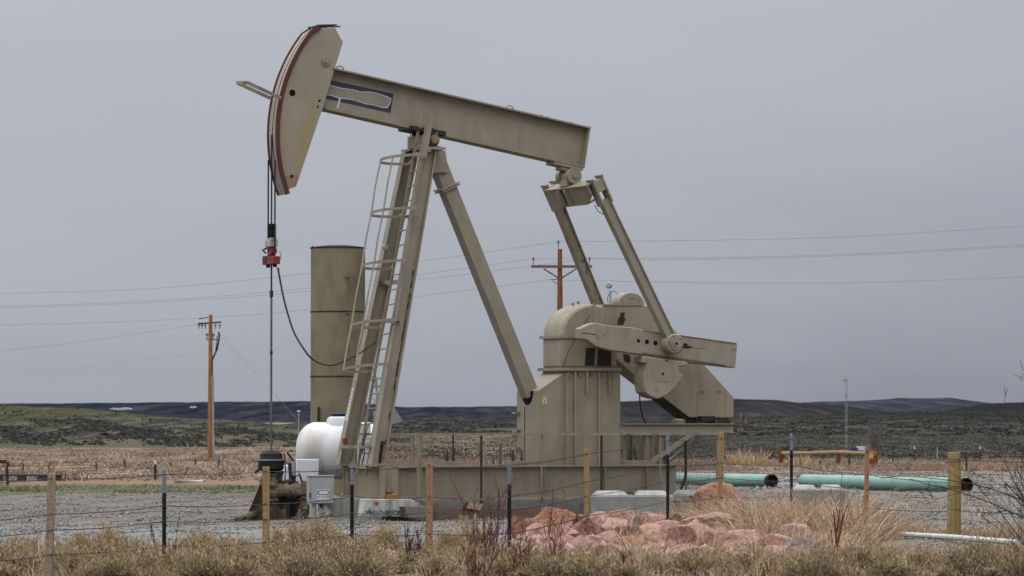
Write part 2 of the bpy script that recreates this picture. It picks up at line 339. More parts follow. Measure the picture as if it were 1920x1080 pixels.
def hill(name, Y0, Yr, pts, mat, z0=None, nrow=26, rough=.04, ease=1.3, back=.5):
    px = np.arange(-420, 2340, 8.); py = np.interp(px, [p[0] for p in pts], [p[1] for p in pts])
    V = []; rows = np.concatenate([np.linspace(0, 1, nrow), [1.08, 1.2, 1.2+back]])
    ph = rng.uniform(0, 6, 12)
    for t in rows:
        Y = Y0+(Yr-Y0)*t
        for k, x in enumerate(px):
            top = CH+(HZ-py[k]-rough*8*(math.sin(x*.05+ph[0])+.6*math.sin(x*.13+ph[1])+.35*math.sin(x*.31+ph[2])))*Yr/F
            b0 = gz(Y0) if z0 is None else z0
            top = max(top, b0-2)
            e_ = t**ease if t <= 1 else 1-(t-1)*1.6
            z = b0-.3+(top-b0)*e_
            amp = (top-b0)*.05*math.sin(math.pi*min(t, 1))
            z += amp*(math.sin(x*.021+t*7+ph[3])+.7*math.sin(x*.047-t*15+ph[4])+.4*math.sin(x*.11+t*31+ph[5]))
            V.append(((x-960)/F*Y, Y, z))
    V = np.array(V); nx = len(px); ny = len(rows); i = np.arange(ny-1)[:, None]*nx+np.arange(nx-1)[None, :]
    f = np.stack([i, i+1, i+1+nx, i+nx], -1).reshape(-1, 4)
    o = fast_mesh(name, V, None, f, [mat]); o['kind'] = 'structure'
    for p in o.data.polygons: p.use_smooth = True
    return o
HILL1 = hill('hill', 380, 760, [(-420, 752), (0, 757), (60, 760), (160, 763), (300, 778), (450, 786), (560, 797), (700, 808), (820, 818), (1000, 835), (2340, 850)],
     hill_mat('green sage hillside', ((.030, .031, .027), (.052, .052, .042), (.12, .105, .075)), .55, (.085, .088, .046), .02, zband=(.9, 2.3)), ease=1.0)
HILL2 = hill('hill', 700, 1500, [(-420, 800), (500, 796), (640, 786), (740, 782), (860, 786), (980, 795), (1100, 794), (1250, 790), (1376, 779), (1500, 778), (1600, 773), (1750, 769), (1920, 768), (2340, 766)],
     hill_mat('dark sage slope', ((.022, .022, .022), (.046, .044, .038), (.095, .085, .068)), .5, (.030, .031, .030), .006), ease=1.1)
hill('hill', 1700, 3000, [(-420, 790), (700, 786), (900, 778), (1040, 765), (1165, 752), (1270, 748), (1376, 747), (1450, 749), (1520, 757), (1640, 769), (1720, 774), (1780, 768), (1850, 756), (1920, 753), (2340, 750)],
     hill_mat('brown rimrock hill', ((.016, .017, .020), (.038, .035, .036), (.068, .058, .056)), .14, (.022, .022, .026), .003))
hill('hill', 3200, 5200, [(-420, 756), (60, 756), (200, 755), (400, 753), (580, 752), (700, 757), (760, 763), (900, 762), (970, 761), (1100, 765), (2340, 780)],
     hill_mat('far dark plateau', ((.014, .017, .026), (.024, .027, .036), (.045, .046, .052)), .06))
hill('hill', 6500, 11000, [(-420, 772), (1300, 768), (1440, 760), (1510, 754), (1640, 750), (1690, 746), (1780, 746), (1845, 754), (1920, 762), (2340, 768)],
     hill_mat('pale distant ridge', ((.022, .025, .031), (.036, .04, .047), (.06, .062, .068)), .03))

# ---------------------------------------------------------------- haze
def make_haze():
    mb = MB(); mb.box(-4500, 4500, -40, 14000, -3.2, 420)
    m = bpy.data.materials.new('haze air'); m.use_nodes = True; n = m.node_tree; n.nodes.clear()
    v = n.nodes.new('ShaderNodeVolumePrincipled'); v.inputs['Color'].default_value = (.52, .66, 1, 1); v.inputs['Density'].default_value = 1.1e-4; v.inputs['Anisotropy'].default_value = 0
    out = n.nodes.new('ShaderNodeOutputMaterial'); n.links.new(v.outputs[0], out.inputs['Volume'])
    o = mb.build('haze', m); tag(o, kind='stuff')
make_haze()

# ================================================================ PUMPJACK
TH = R(27); PO = Vector((-1.4, 70, 0))
MW = Matrix.Translation(PO) @ Matrix.Rotation(math.pi+TH, 4, 'Z'); MI = MW.inverted(); RI = MI.to_3x3()
LC = MI @ CP
def P(px, py, v):
    """point of the machine's own plane at lateral offset v that is seen at this picture position"""
    d = RI @ ray(px, py); t = (v-LC.y)/d.y; return LC+d*t
def PU(px, py, v): p = P(px, py, v); return (p.x, p.z)
pump = thing('pumpjack', PO, 'large tan oil well pumpjack with curved horse head raised on a sloping walking beam', 'pumpjack', rz=math.pi+TH)
def poly(pts, v): return [PU(a, b, v) for a, b in pts]

# walking beam
fb = .19
t0, t1 = P(618, 124, fb), P(1108, 240, fb); b0, b1 = P(598, 202, fb), P(1097, 313, fb)
c0 = (t0+b0)/2; c1 = (t1+b1)/2; c0.y = c1.y = 0; D = (t0-b0); D.y = 0; dep = D.length*.985
ax = (c0-c1).normalized(); DN = Vector((-ax.z, 0, ax.x)); DN = DN if DN.z > 0 else -DN
c1 = c1-ax*0.0
mb = MB(); mb.ibeam(c0-ax*.12, c1, DN, dep, 2*fb, .03, .022)
mb.bar(c1+ax*.012-DN*(dep/2-.03), c1+ax*.012+DN*(dep/2-.03), .024, 2*fb-.02, (0, 1, 0))
beam = mb.build('walking_beam', M['tan'], pump)
mb = MB()
for k in (.06, .70):
    c = c0+(c1-c0)*k+DN*(dep/2); mb.cut()
    mb.tube([c+ax*.08*math.cos(a)+DN*.085*math.sin(a) for a in np.linspace(0, math.pi, 11)], .013, 6)
mb.build('lifting_eye', M['tan'], beam)
mb = MB()
for k in np.linspace(.80, .94, 7):
    c = c0+(c1-c0)*k+DN*(dep/2); hh = random.uniform(.02, .05); mb.cut(); mb.bar(c, c+DN*hh, .06, random.uniform(.03, .09), ax)
mb.build('bolt_clamp', M['tan_chipped'], beam)
# torn decal on the web: dark plate, white torn rim, tan patch over it
wv = .0115
def web(pts, v): return [PU(a, b, v) for a, b in pts]
mb = MB(); mb.prism(web([(606, 147), (738, 176), (732, 212), (606, 184)], wv), wv, wv+.003); dec = mb.build('decal', M['slate'], beam)
tear = [(606, 155), (622, 158), (640, 163), (662, 166), (676, 170), (694, 170), (712, 174), (728, 179), (736, 184), (733, 195), (728, 205), (716, 204), (700, 199), (684, 197), (664, 190), (652, 188), (636, 187), (620, 182), (606, 178)]
tear2 = [(604, 158), (622, 161), (640, 166), (661, 169), (676, 173), (694, 173), (711, 177), (725, 182), (732, 186), (730, 194), (725, 201), (716, 201), (700, 196), (685, 194), (665, 187), (652, 185), (637, 183), (621, 178), (604, 174)]
tear = [(a_*.4+c_*.6, b_*.4+d_*.6) for (a_, b_), (c_, d_) in zip(tear, tear2)]
mb = MB(); mb.prism(web(tear, wv), wv+.003, wv+.0055); mb.prism(web([(636, 183), (639, 183), (634, 203), (631, 203)], wv), wv+.0035, wv+.006); mb.build('torn_edge', M['white'], dec)
mb = MB(); mb.prism(web(tear2, wv), wv+.0055, wv+.008); mb.build('patch', M['tan'], dec)

# horse head
hv = .165
side = [(628, 52), (643, 79), (626, 134), (605, 203), (555, 350), (541, 355), (527, 318), (519, 263), (523, 211), (535, 160), (556, 105), (578, 68), (599, 53)]
mb = MB(); mb.prism(poly(side, hv), -hv, hv); head = mb.build('horse_head', M['head'], pump)
def curve(n=40):
    pts = [(599, 50), (582, 60), (556, 103), (534, 160), (522, 211), (518, 263), (526, 322), (540, 364)]
    us = [PU(a, b, .2) for a, b in pts]
    # fit circle through the points for a clean arc
    A = np.array([[2*u, 2*z, 1] for u, z in us[1:]]); bb = np.array([u*u+z*z for u, z in us[1:]]); s = np.linalg.lstsq(A, bb, rcond=None)[0]
    cu, cz = s[0], s[1]; r = math.sqrt(s[2]+cu*cu+cz*cz)
    a0 = math.atan2(us[1][1]-cz, us[1][0]-cu); a1 = math.atan2(us[-1][1]-cz, us[-1][0]-cu)
    arc = [(cu+r*math.cos(a), cz+r*math.sin(a)) for a in np.linspace(a0, a1, n)]
    return [us[0]]+arc, (cu, cz, r)
arc, CIR = curve()
def strip(mb, arc, v0, v1, t0, t1):
    cu, cz, r = CIR; vs = []
    for u, z in arc:
        d = Vector((u-cu, 0, z-cz)).normalized()
        for vv, tt in ((v0, t0), (v1, t0), (v1, t1), (v0, t1)): vs.append(Vector((u, vv, z))+d*tt)
    fs = []; n = len(arc)
    for i in range(n-1):
        for j in range(4): a = i*4+j; b = i*4+(j+1) % 4; fs.append((a, b, b+4, a+4))
    fs += [(3, 2, 1, 0), tuple((n-1)*4+k for k in range(4))]
    mb.add(vs, fs)
mb = MB(); strip(mb, arc, -.19, .19, -.05, 0); mb.build('face_plate', M['headface'], head)
for s0, s1 in ((.178, .205), (-.205, -.178)):
    mb = MB(); strip(mb, arc, s0, s1, -.055, .028); mb.build('face_flange', M['redrust'], head)
mb = MB(); strip(mb, arc[:33], -.005, .008, 0, .008); mb.build('cable_groove', M['dark'], head)
# wear plates on the crown
mb = MB()
for a, b, v in ((600, 49, .1), (612, 50, .12), (590, 51, -.1), (606, 47, -.1)):
    p = P(a, b, v); mb.cut(); mb.bar(p+Vector((.12, 0, -.01)), p+Vector((-.26, 0, .015)), .10, .02)
mb.build('wear_plate', M['dark'], head)
def disc(mb, px, py, v, r, t=.006, n=20, off=0): p = P(px, py, v); mb.lathe([(r, off), (r, off+t)], (p.x, v, p.z), n, (0, 1, 0))
for q, (px, py, r) in enumerate(((548, 174, .062), (547, 331, .036), (599, 189, .026), (596, 200, .02))):
    mb = MB(); disc(mb, px, py, hv, r, .004); mb.build('hole', M['hole'], head)
mb = MB(); disc(mb, 611, 116, hv, .10, .012); disc(mb, 611, 116, hv, .075, .03); disc(mb, 611, 116, hv, .035, .06); mb.build('boss', M['tan'], head)
mb = MB(); mb.prism(poly([(541, 355), (555, 350), (562, 328), (533, 332)], hv), hv+.002, hv+.004); mb.build('rust_corner', paint('peach worn paint', (.36, .23, .17), (.30, .10, .05), rough=.8, scale=5), head)
# wire line guide loop in front of the head
mb = MB(); a0, a1 = P(527, 184, .2), P(464, 155, .2); b0_, b1_ = P(507, 184, -.2), P(444, 155, -.2)
mb.bar(a0, a1, .025, .06); mb.bar(b0_, b1_, .025, .06); mb.bar(a1, b1_, .03, .06); mb.build('cable_guide', M['tan_chipped'], head)

# saddle bearing on the samson post
mb = MB(); mb.prism(poly([(795, 252), (821, 248), (821, 275), (795, 275)], .36), -.36, .36); sb = mb.build('saddle_bearing', M['tan_stain'], pump)
mb = MB(); disc(mb, 811, 262, .36, .125, .05); mb.build('bearing_cap', M['dark'], sb)
mb = MB(); disc(mb, 813, 261, .36, .085, .07); mb.build('bearing_cap', M['tan_stain'], sb)
mb = MB(); mb.prism(poly([(768, 243), (832, 255), (832, 247), (768, 236)], .2), -.3, .3); mb.build('saddle_plate', M['dark'], sb)
mb = MB(); pc = P(810, 250, .37); mb.tube([pc+Vector((.07*math.cos(a), 0, .09*math.sin(a))) for a in np.linspace(0, math.pi, 12)], .008, 5); mb.build('grease_line', M['black'], sb)
# top plate of post
mb = MB(); a = P(796, 275, .45); b = P(832, 275, .45); mb.box(b.x-.02, a.x+.03, .16, .5, a.z-.045, a.z); mb.cut(); mb.box(b.x-.02, a.x+.03, -.5, -.16, a.z-.045, a.z); topz = a.z-.045; tu = (a.x+b.x)/2
post = mb.build('post_cap', M['tan_clean'], pump)
mb = MB(); mb.prism([(tu-.02, topz), (tu-.36, topz), (tu-.42, topz-.4), (tu-.1, topz-.42)], -.2, .2); mb.build('gusset', M['tan'], post)

# legs
def leg(mb, tp, bp_, d=.27, b=.175):
    mb.ibeam(tp, bp_, (1, 0, 0), d, b, .022, .016)
LT = {}
for s, tpx, bpx in ((1, (803, 277), (705, 873)), (-1, (769, 282), (644, 873))):
    vt, vb = .36*s, .68*s
    tp = P(*tpx, vt); bo = P(*bpx, vb); tp.z = topz
    mb = MB(); leg(mb, tp, bo); mb.box(bo.x-.19, bo.x+.19, bo.y-.16, bo.y+.16, bo.z, bo.z+.03)
    LT[s] = (tp, bo); lo = mb.build('front_leg', M['tan'], pump)
    # chipped edge of the rear flange
    a = (bo-tp).normalized(); X = Vector((1, 0, 0)); X = (X-a*X.dot(a)).normalized()
    mb = MB(); mb.bar(tp+(bo-tp)*.02-X*.138, bo-(bo-tp)*.01-X*.138, .178, .006, X); mb.build('rear_flange_skin', M['tan_chipped'], lo)
    if s == 1:
        mb = MB()
        rr = random.Random(3); W_ = a.cross(X)
        for k in range(42):
            t = rr.choice([rr.uniform(.30, .75), rr.uniform(.45, .98)]); q = tp+(bo-tp)*t; ln = rr.uniform(.03, .16)
            sg = 1 if (W_.y > 0) else -1
            mb.cut(); mb.bar(q-X*(.10+rr.uniform(-.008, .012))+W_*sg*.0095, q+a*ln-X*(.10+rr.uniform(-.01, .012))+W_*sg*.0095, .004, rr.uniform(.012, .03), X)
        mb.build('rust_chip', M['dark'], lo)
        mb = MB(); q = P(716, 830, .68); mb.bar(P(717, 827, .68)+Vector((0, .012, 0)), P(711, 868, .68)+Vector((0, .012, 0)), .008, .06, X); mb.build('rust_patch', M['rustplate'], lo)
    else:
        mb = MB()
        for k in range(9):
            q0 = P(663-k*1.65, 731+k*6.9, vb); q0.y = (tp+(bo-tp)*((q0.z-tp.z)/(bo.z-tp.z))).y+.02
            fx = (tp+(bo-tp)*((q0.z-tp.z)/(bo.z-tp.z)))+X*.138; mb.cut()
            mb.bar(fx+a*0+Vector((0, .0, 0)), fx+a*.055, .07, .004, X)
        mb.build('white_stencil', M['white'], lo)
# cross pieces between legs
mb = MB()
for t in (.42,):
    q1 = LT[1][0].lerp(LT[1][1], t); q2 = LT[-1][0].lerp(LT[-1][1], t); mb.bar(q1, q2, .08, .08)
mb.cut(); q1 = P(690, 838, .62); q2 = P(641, 838, -.62); mb.bar(q1, q2, .10, .06)
mb.build('cross_brace', M['tan_chipped'], pump)
# rear leg
rt = P(817, 293, .05); rb = P(994, 741, .0); rt.y = rb.y = 0
mb = MB(); rd = (rb-rt).normalized(); rx = Vector((rd.z, 0, -rd.x)); rx = rx if rx.x > 0 else -rx
rt2 = rt-rd*.15
mb.bar(rt2, rb, .27, .27, rx)
rear = mb.build('rear_leg', M['tan'], pump)
mb = MB(); q = rt.lerp(rb, .125); mb.bar(q-rx*.2, q+rx*.2, .38, .03, rd); q = q+rd*.045; mb.bar(q-rx*.2, q+rx*.2, .38, .025, rd); mb.build('splice_plate', M['tan_clean'], rear)

# base skid
zt = P(700, 875, 1.05).z; zb = P(900, 933, 1.05).z
uF = P(719, 900, 1.05).x; uR = P(1272, 900, 1.05).x
SD = zt-zb
mb = MB()
for s in (1, -1): mb.ibeam((uF-.16, s*.96, (zt+zb)/2), (uR, s*.96, (zt+zb)/2), (0, 0, 1), SD, .22, .028, .018)
skid = mb.build('base_skid', M['tan'], pump)
mb = MB(); mb.ibeam((uF-.15, -1.07, (zt+zb)/2), (uF-.15, 1.07, (zt+zb)/2), (0, 0, 1), SD-.004, .28, .03, .018)
mb.box(uF-.28, uF-.01, .85, 1.10, zb+.03, zt-.03); mb.box(uF-.02, uF+.0, -.75, -.70, zb+.03, zt-.03)
mb.build('front_crossbeam', M['tan_stain'], skid)
mb = MB()
for x in (P(1022, 900, 1.05).x, P(1135, 900, 1.05).x, P(1214, 900, 1.05).x): mb.cut(); mb.box(x-.01, x+.01, .975, 1.06, zb+.028, zt-.028)
for x in (P(830, 900, 1.).x, P(1100, 900, 1.).x, uR+.1): mb.cut(); mb.box(x-.1, x+.1, -.85, .85, zb+.05, zt-.03)
mb.build('web_stiffener', M['tan'], skid)
mb = MB()
for x0, x1 in ((820, 866), (948, 1000), (1168, 1212)):
    a = P(x0, 870, .5); b = P(x1, 870, .5); mb.cut(); mb.box(b.x, a.x, .42, .58, zt, zt+.08)
mb.build('deck_tube', M['tan_clean'], skid)
mb = MB()
for px in (838, 850, 962, 978, 1180, 1192):
    a = P(px, 870, .5); mb.cut(); mb.lathe([(.018, 0), (.018, .2)], (a.x, .5, zt+.081), 8); mb.lathe([(.035, .02), (.035, .06)], (a.x, .5, zt+.081), 6)
mb.build('anchor_bolt', M['dark'], skid)

# pedestal
pv = .44
mb = MB(); mb.prism(poly([(1009, 873), (1009, 733), (1058, 699), (1058, 690), (1163, 690), (1163, 873)], pv), -pv, pv); ped = mb.build('pedestal', M['tan'], pump)
mb = MB()
for px, y0, y1 in ((1060, 700, 872), (1076, 697, 872), (1098, 697, 739), (1121, 697, 872), (1140, 697, 739)):
    a = P(px, y0, pv); b = P(px, y1, pv); mb.cut(); mb.box(a.x-.014, a.x+.014, pv, pv+.07, b.z, a.z)
mb.build('rib', M['tan_clean'], ped)
mb = MB(); a = P(1055, 690, pv+.08); b = P(1165, 690, pv+.08); mb.box(b.x, a.x, -pv-.08, pv+.08, a.z-.05, a.z+.012); mb.build('top_flange', M['tan_clean'], ped)
mb = MB()
for px in (1066, 1088, 1110, 1131, 1148): a = P(px, 699, pv+.04); mb.cut(); mb.lathe([(.028, -.06), (.028, 0), (.016, .0), (.016, .02)], (a.x, pv+.035, a.z), 6)
mb.build('flange_bolt', M['tan_stain'], ped)
nu = P(1009, 800, pv).x
# rounded notch where the rear leg lands, its shaded inside a near-black plate
mb = MB(); zc = P(990, 733, 0).z; pts = [(-.24, zc)]+[(.24*-math.cos(a), zc-.27*math.sin(a)) for a in np.linspace(0, math.pi, 16)]
vs = [(nu+.004, y, z) for y, z in pts[1:]]+[(nu-.1, y, z) for y, z in pts[1:]]
n_ = len(pts)-1; mb.add(vs, [tuple(range(n_)), tuple(range(2*n_-1, n_-1, -1))]+[(i, (i+1) % n_, (i+1) % n_+n_, i+n_) for i in range(n_)]); mb.build('leg_socket', M['hole'], ped)
mb = MB()
for py in (774, 806, 840): a = P(968, py, -.40); mb.cut(); mb.box(nu, nu+.10, -.46, -.30, a.z-.02, a.z+.02)
mb.build('step', M['tan_clean'], ped)
mb = MB(); mb.box(nu, nu+.006, -.12, -.10, zt, zc-.3); mb.build('rust_seam', M['rustplate'], ped)
mb = MB(); mb.prism(poly([(1016, 743), (1026, 743), (1026, 758), (1016, 758)], pv), pv+.001, pv+.004); sg = mb.build('warning_label', M['yellow'], ped)
mb = MB(); mb.prism(poly([(1021, 745), (1025, 754), (1017, 754)], pv), pv+.004, pv+.006); mb.build('triangle_symbol', M['white'], sg)
mb = MB(); mb.prism(poly([(1021, 748), (1022.6, 753), (1019.4, 753)], pv), pv+.006, pv+.008); mb.build('triangle_core', M['dark'], sg)

# gear reducer
gv = .40
mb = MB(); gb = [(1053, 690), (1053, 634), (1056, 612), (1064, 595), (1077, 582), (1092, 574), (1108, 570), (1134, 573), (1134, 606), (1158, 640), (1158, 690)]
mb.prism(poly(gb, gv), -gv, gv); gear = mb.build('gear_reducer', M['tan_clean'], pump, bevel=.05)
mb = MB(); mb.prism(poly([(1050, 634), (1050, 629), (1100, 629), (1100, 634)], gv+.03), -gv-.03, gv+.03); mb.build('casing_lip', M['tan_clean'], gear)
mb = MB(); mb.prism(poly([(1096, 686), (1099, 652), (1116, 652), (1114, 686)], gv), gv+.002, gv+.006); mb.prism(poly([(1119, 686), (1121, 652), (1146, 655), (1146, 686)], gv), gv+.002, gv+.006); mb.build('recess_shade', M['dark'], gear)  # dark sheets on the face paint the shade inside the casing windows
mb = MB(); mb.prism(poly([(1112, 569), (1112, 606), (1116, 606), (1116, 569)], gv), gv-.01, gv+.03); mb.build('cover_flange', M['tan_clean'], gear)
mb = MB(); mb.tube([P(1107, 590, .5), P(1085, 625, .5), P(1065, 660, .5), P(1056, 688, .5)], .008, 5); mb.build('brake_cable', M['dark'], gear)
mb = MB()
for a_, b_ in ((1074, 571), (1084, 568)): p = P(a_, b_, 0); mb.lathe([(.03, -.02), (.03, .03)], (p.x, 0, p.z), 8)
mb.build('breather_plug', M['tan_stain'], gear)

# belt guard with sheave housing
mb = MB(); bgp = [(1133, 573), (1228, 573), (1273, 628), (1322, 685), (1376, 745), (1376, 783), (1293, 783), (1243, 745), (1190, 705), (1145, 664), (1133, 640)]
mb.prism(poly(bgp, -.05), -.55, -.05); bgo = mb.build('belt_guard', M['tan_clean'], pump, bevel=.012)
mb = MB(); mb.prism(poly([(1130, 573), (1206, 573), (1206, 570), (1130, 570)], -.03), -.57, -.03); mb.build('guard_lip', M['tan_clean'], bgo)
for pts in ([(1163, 586), (1172, 586), (1170, 594), (1173, 598), (1168, 609), (1157, 609), (1159, 598), (1162, 593)], [(1168, 663), (1180, 665), (1183, 677), (1178, 681), (1170, 676)]):
    mb = MB(); mb.prism(poly(pts, -.05), -.048, -.044); mb.build('rust_opening', M['dark'], bgo)
mb = MB(); disc(mb, 1203, 705, -.05, .035, .004); mb.build('round_opening', paint('seen through opening', (.5, .52, .56), rough=.9), bgo)  # pale disc, sky brightness behind the hole painted into its colour
mb = MB()
for xx in (1307, 1359): mb.prism(poly([(xx, 733), (xx+.8, 733), (xx+.8, 781), (xx, 781)], -.05), -.049, -.045)
for xx in (1313, 1344): mb.prism(poly([(xx, 732.3), (xx+8, 732.3), (xx+8, 734.5), (xx, 734.5)], -.05), -.049, -.03)
mb.build('guard_seam', M['tan_stain'], bgo)
mb = MB(); mb.prism(poly([(1245, 748), (1292, 785), (1284, 781), (1242, 748)], -.05), -.5, -.09); mb.build('belt_slot', M['dark'], bgo)
mb = MB(); a = P(1247, 586, -.1); mb.tube([P(1243, 592, -.1), P(1246, 588, -.1), P(1248, 589, -.1), P(1247, 597, -.1)], .01, 5); mb.build('latch', M['dark'], bgo)
# crank and counterweights
cv0, cv1 = .80, 1.02
ck = [(1088, 616), (1107, 607), (1118, 605), (1145, 611), (1187, 614), (1207, 619), (1270, 626), (1383, 642), (1379, 690), (1301, 681), (1204, 665), (1145, 657), (1118, 650), (1107, 642), (1101, 637), (1088, 635)]
cpts = poly(ck, cv1)
mb = MB(); mb.prism(cpts, cv0, cv1); crank = mb.build('crank_arm', M['tan_clean'], pump, bevel=.015); crank['label'] = 'tan crank arm on the near side with toothed edges'
mb = MB(); disc(mb, 1125, 627, cv1, .095, .008); mb.build('shaft_end', M['tan'], crank)
mb = MB(); disc(mb, 1125, 627, .40, .13, .42); mb.build('crankshaft', M['dark'], crank)
mb = MB(); mb.prism(poly([(1090, 623.5), (1117, 626.5), (1117, 628), (1090, 625)], cv1), cv1+.001, cv1+.003); disc(mb, 1133, 629, cv1, .012, .01); mb.build('clamp_slot', M['dark'], crank)
for px, py, r in ((1197, 639, .036), (1213, 641, .044), (1229, 643, .045)):
    mb = MB(); disc(mb, px, py, cv1, r, .003); mb.build('crank_pin_hole', M['hole'], crank)
mb = MB()
for k in range(46):
    t = k/45; mb.cut(); mb.prism(poly([(1207+t*170, 618.6+t*24-.0), (1208.6+t*170, 618.8+t*24), (1208.6+t*170, 622.2+t*24), (1207+t*170, 622+t*24)], cv1), cv1+.001, cv1+.006)
    mb.cut(); mb.prism(poly([(1204+t*155, 660.6+t*23.5), (1205.8+t*155, 660.8+t*23.5), (1205.8+t*155, 664.4+t*23.5), (1204+t*155, 664.2+t*23.5)], cv1), cv1+.001, cv1+.006)
mb.build('rack_tooth', M['dark'], crank)
mb = MB(); mb.prism(poly([(1270, 649), (1284, 643), (1292, 646), (1287, 648), (1300, 650), (1290, 654), (1282, 653), (1270, 654)], cv1), cv1+.001, cv1+.003)
mb.prism(poly([(1290, 651.2), (1322, 653.6), (1322, 654.2), (1290, 652)], cv1), cv1+.001, cv1+.003)
mb.prism(poly([(1370, 655), (1381, 655.6), (1381, 656.8), (1370, 656)], cv1), cv1+.001, cv1+.003); mb.build('rust_scar', M['rustplate'], crank)
mb = MB()
for xx, yy in ((1328, 641), (1341, 642), (1354, 681), (1366, 686)): mb.prism(poly([(xx, yy), (xx+2.5, yy+.4), (xx+2, yy+3), (xx, yy+2)], cv1), cv1+.001, cv1+.003)
mb.build('red_mark', M['redspray'], crank)
cw = [(1207, 667), (1214, 668), (1290, 679), (1289, 687), (1273, 687), (1273, 699), (1281, 702), (1277, 713), (1268, 725), (1259, 735), (1248, 743), (1234, 748), (1220, 744), (1210, 735), (1207, 720), (1208, 700), (1213, 682), (1205, 680)]
cwv = cv1+.05
mb = MB(); mb.prism(poly(cw, cwv), cv0-.12, cwv); wgt = mb.build('counterweight', M['tan_clean'], crank, bevel=.02); wgt['label'] = 'counterweight hanging under the near crank arm'
mb = MB(); disc(mb, 1250, 676, cwv, .017, .003); disc(mb, 1243, 701, cwv, .026, .003); mb.build('bolt_hole', M['hole'], wgt)
mb = MB(); mb.prism(poly([(1228, 709), (1257, 711.5), (1257, 712.1), (1228, 709.8)], cwv), cwv, cwv+.004)
for k in range(8): mb.prism(poly([(1229+k*3.4, 713.2+k*.2), (1231+k*3.4, 713.2+k*.2), (1231.4+k*3.4, 716.2+k*.2), (1229+k*3.4, 716.2+k*.2)], cwv), cwv, cwv+.006)
mb.prism(poly([(1229, 727), (1236, 727.4), (1236, 734), (1229, 733.6)], cwv), cwv, cwv+.006); mb.build('cast_marking', M['tan_stain'], wgt)
# far crank with its raised weight
fv = -.95
arcp = [(1159, 640), (1159, 572)]+[(1184+25.*-math.cos(a), 572-24*math.sin(a)) for a in np.linspace(.05, math.pi-.05, 14)]+[(1209, 572), (1212, 640)]
mb = MB(); du = P(1125, 627, 0).x-P(1125, 627, 0).x
um = P(1150, 640, cv1).x; fc = [(min(u, um), z) for u, z in cpts]
mb.prism(fc, -cv1, -cv0); fcr = mb.build('crank_arm', M['tan'], pump); fcr['label'] = 'crank arm on the far side behind the belt guard'
mb = MB(); mb.prism(poly(arcp, -cv0+.04), -cv0-.34, -cv0+.04); fw = mb.build('counterweight', M['tan_clean'], fcr, bevel=.02); fw['label'] = 'counterweight standing above the far crank arm'
mb = MB(); mb.prism(poly([(1182, 558), (1190, 558), (1190, 561), (1182, 561)], -cv0+.04), -cv0+.04, -cv0+.046); mb.build('cast_marking', M['tan_stain'], fw)

# equaliser and its bearing
eqc = P(1070, 364, 0); pd = (P(1250, 645, 1.0)-P(1123, 368, 1.0)); pd.y = 0; pd.normalize(); pn = Vector((-pd.z, 0, pd.x)); pn = pn if pn.x > 0 else -pn
ev = .80
mb = MB(); ecz = eqc
mb.bar(ecz+Vector((0, -ev+.14, 0))-pd*.17, ecz+Vector((0, ev+.17, 0))-pd*.17, .25, .028, pd)
mb.bar(ecz+Vector((0, -ev+.3, 0))+pd*.2, ecz+Vector((0, ev-.12, 0))+pd*.2, .22, .026, pd)
vs = []
for sx in (-.012, .012):
    for y, t in ((-ev, -.156), (ev+.17, -.156), (ev+.17, .03), (ev-.08, .187), (-ev+.3, .187), (-ev, .03)): vs.append(ecz+Vector((0, y, 0))+pd*t+pn*(sx+.08))
mb.add(vs, [(0, 1, 2, 3, 4, 5), (11, 10, 9, 8, 7, 6)]+[(i, i+6, (i+1) % 6+6, (i+1) % 6) for i in range(6)])
mb.bar(ecz-pd*.156+pn*.13+Vector((0, .1, 0)), ecz+pd*.187+pn*.13+Vector((0, .1, 0)), .02, .10, pn)
mb.bar(ecz-pd*.156+pn*.13-Vector((0, .16, 0)), ecz+pd*.187+pn*.13-Vector((0, .16, 0)), .02, .10, pn)
eq = mb.build('equalizer', M['tan_clean'], pump)
mb = MB(); mb.bar(ecz-pd*.15+pn*.096+Vector((0, -.10, 0)), ecz+pd*.16+pn*.096+Vector((0, -.06, 0)), .10, .006, pn); mb.build('oil_stain', M['dark'], eq)
mb = MB(); hb = P(1066, 331, 0); mb.lathe([(.15, -.26), (.15, -.12), (.11, -.12), (.11, .12), (.15, .12), (.15, .26)], (hb.x, 0, hb.z), 24, (0, 1, 0)); ebr = mb.build('equalizer_bearing', M['tan_clean'], eq)
mb = MB(); mb.lathe([(.05, .26), (.05, .29)], (hb.x, 0, hb.z), 12, (0, 1, 0)); mb.build('bearing_bolt', M['tan_stain'], ebr)
mb = MB(); q = P(1066, 331, 0); mb.bar(q, eqc-pd*.15, .3, .2, pn); mb.build('bearing_pedestal', M['tan'], eq)
mb = MB(); a = P(1041, 304, .2); b = P(1095, 316, .2); mb.bar(Vector((a.x, 0, a.z-.0)), Vector((b.x, 0, b.z-.0)), .36, .07, DN); mb.bar(Vector(((a.x*.7+b.x*.3), 0, (a.z*.7+b.z*.3)-.06)), Vector((a.x*.25+b.x*.75, 0, a.z*.25+b.z*.75-.06)), .28, .08, DN); mb.build('bearing_seat', M['tan_clean'], beam)
mb = MB(); mb.tube([P(1080, 325, .1), P(1085, 330, .1), P(1089, 338, .1)], .008, 5); mb.build('grease_line', M['dark'], eq)
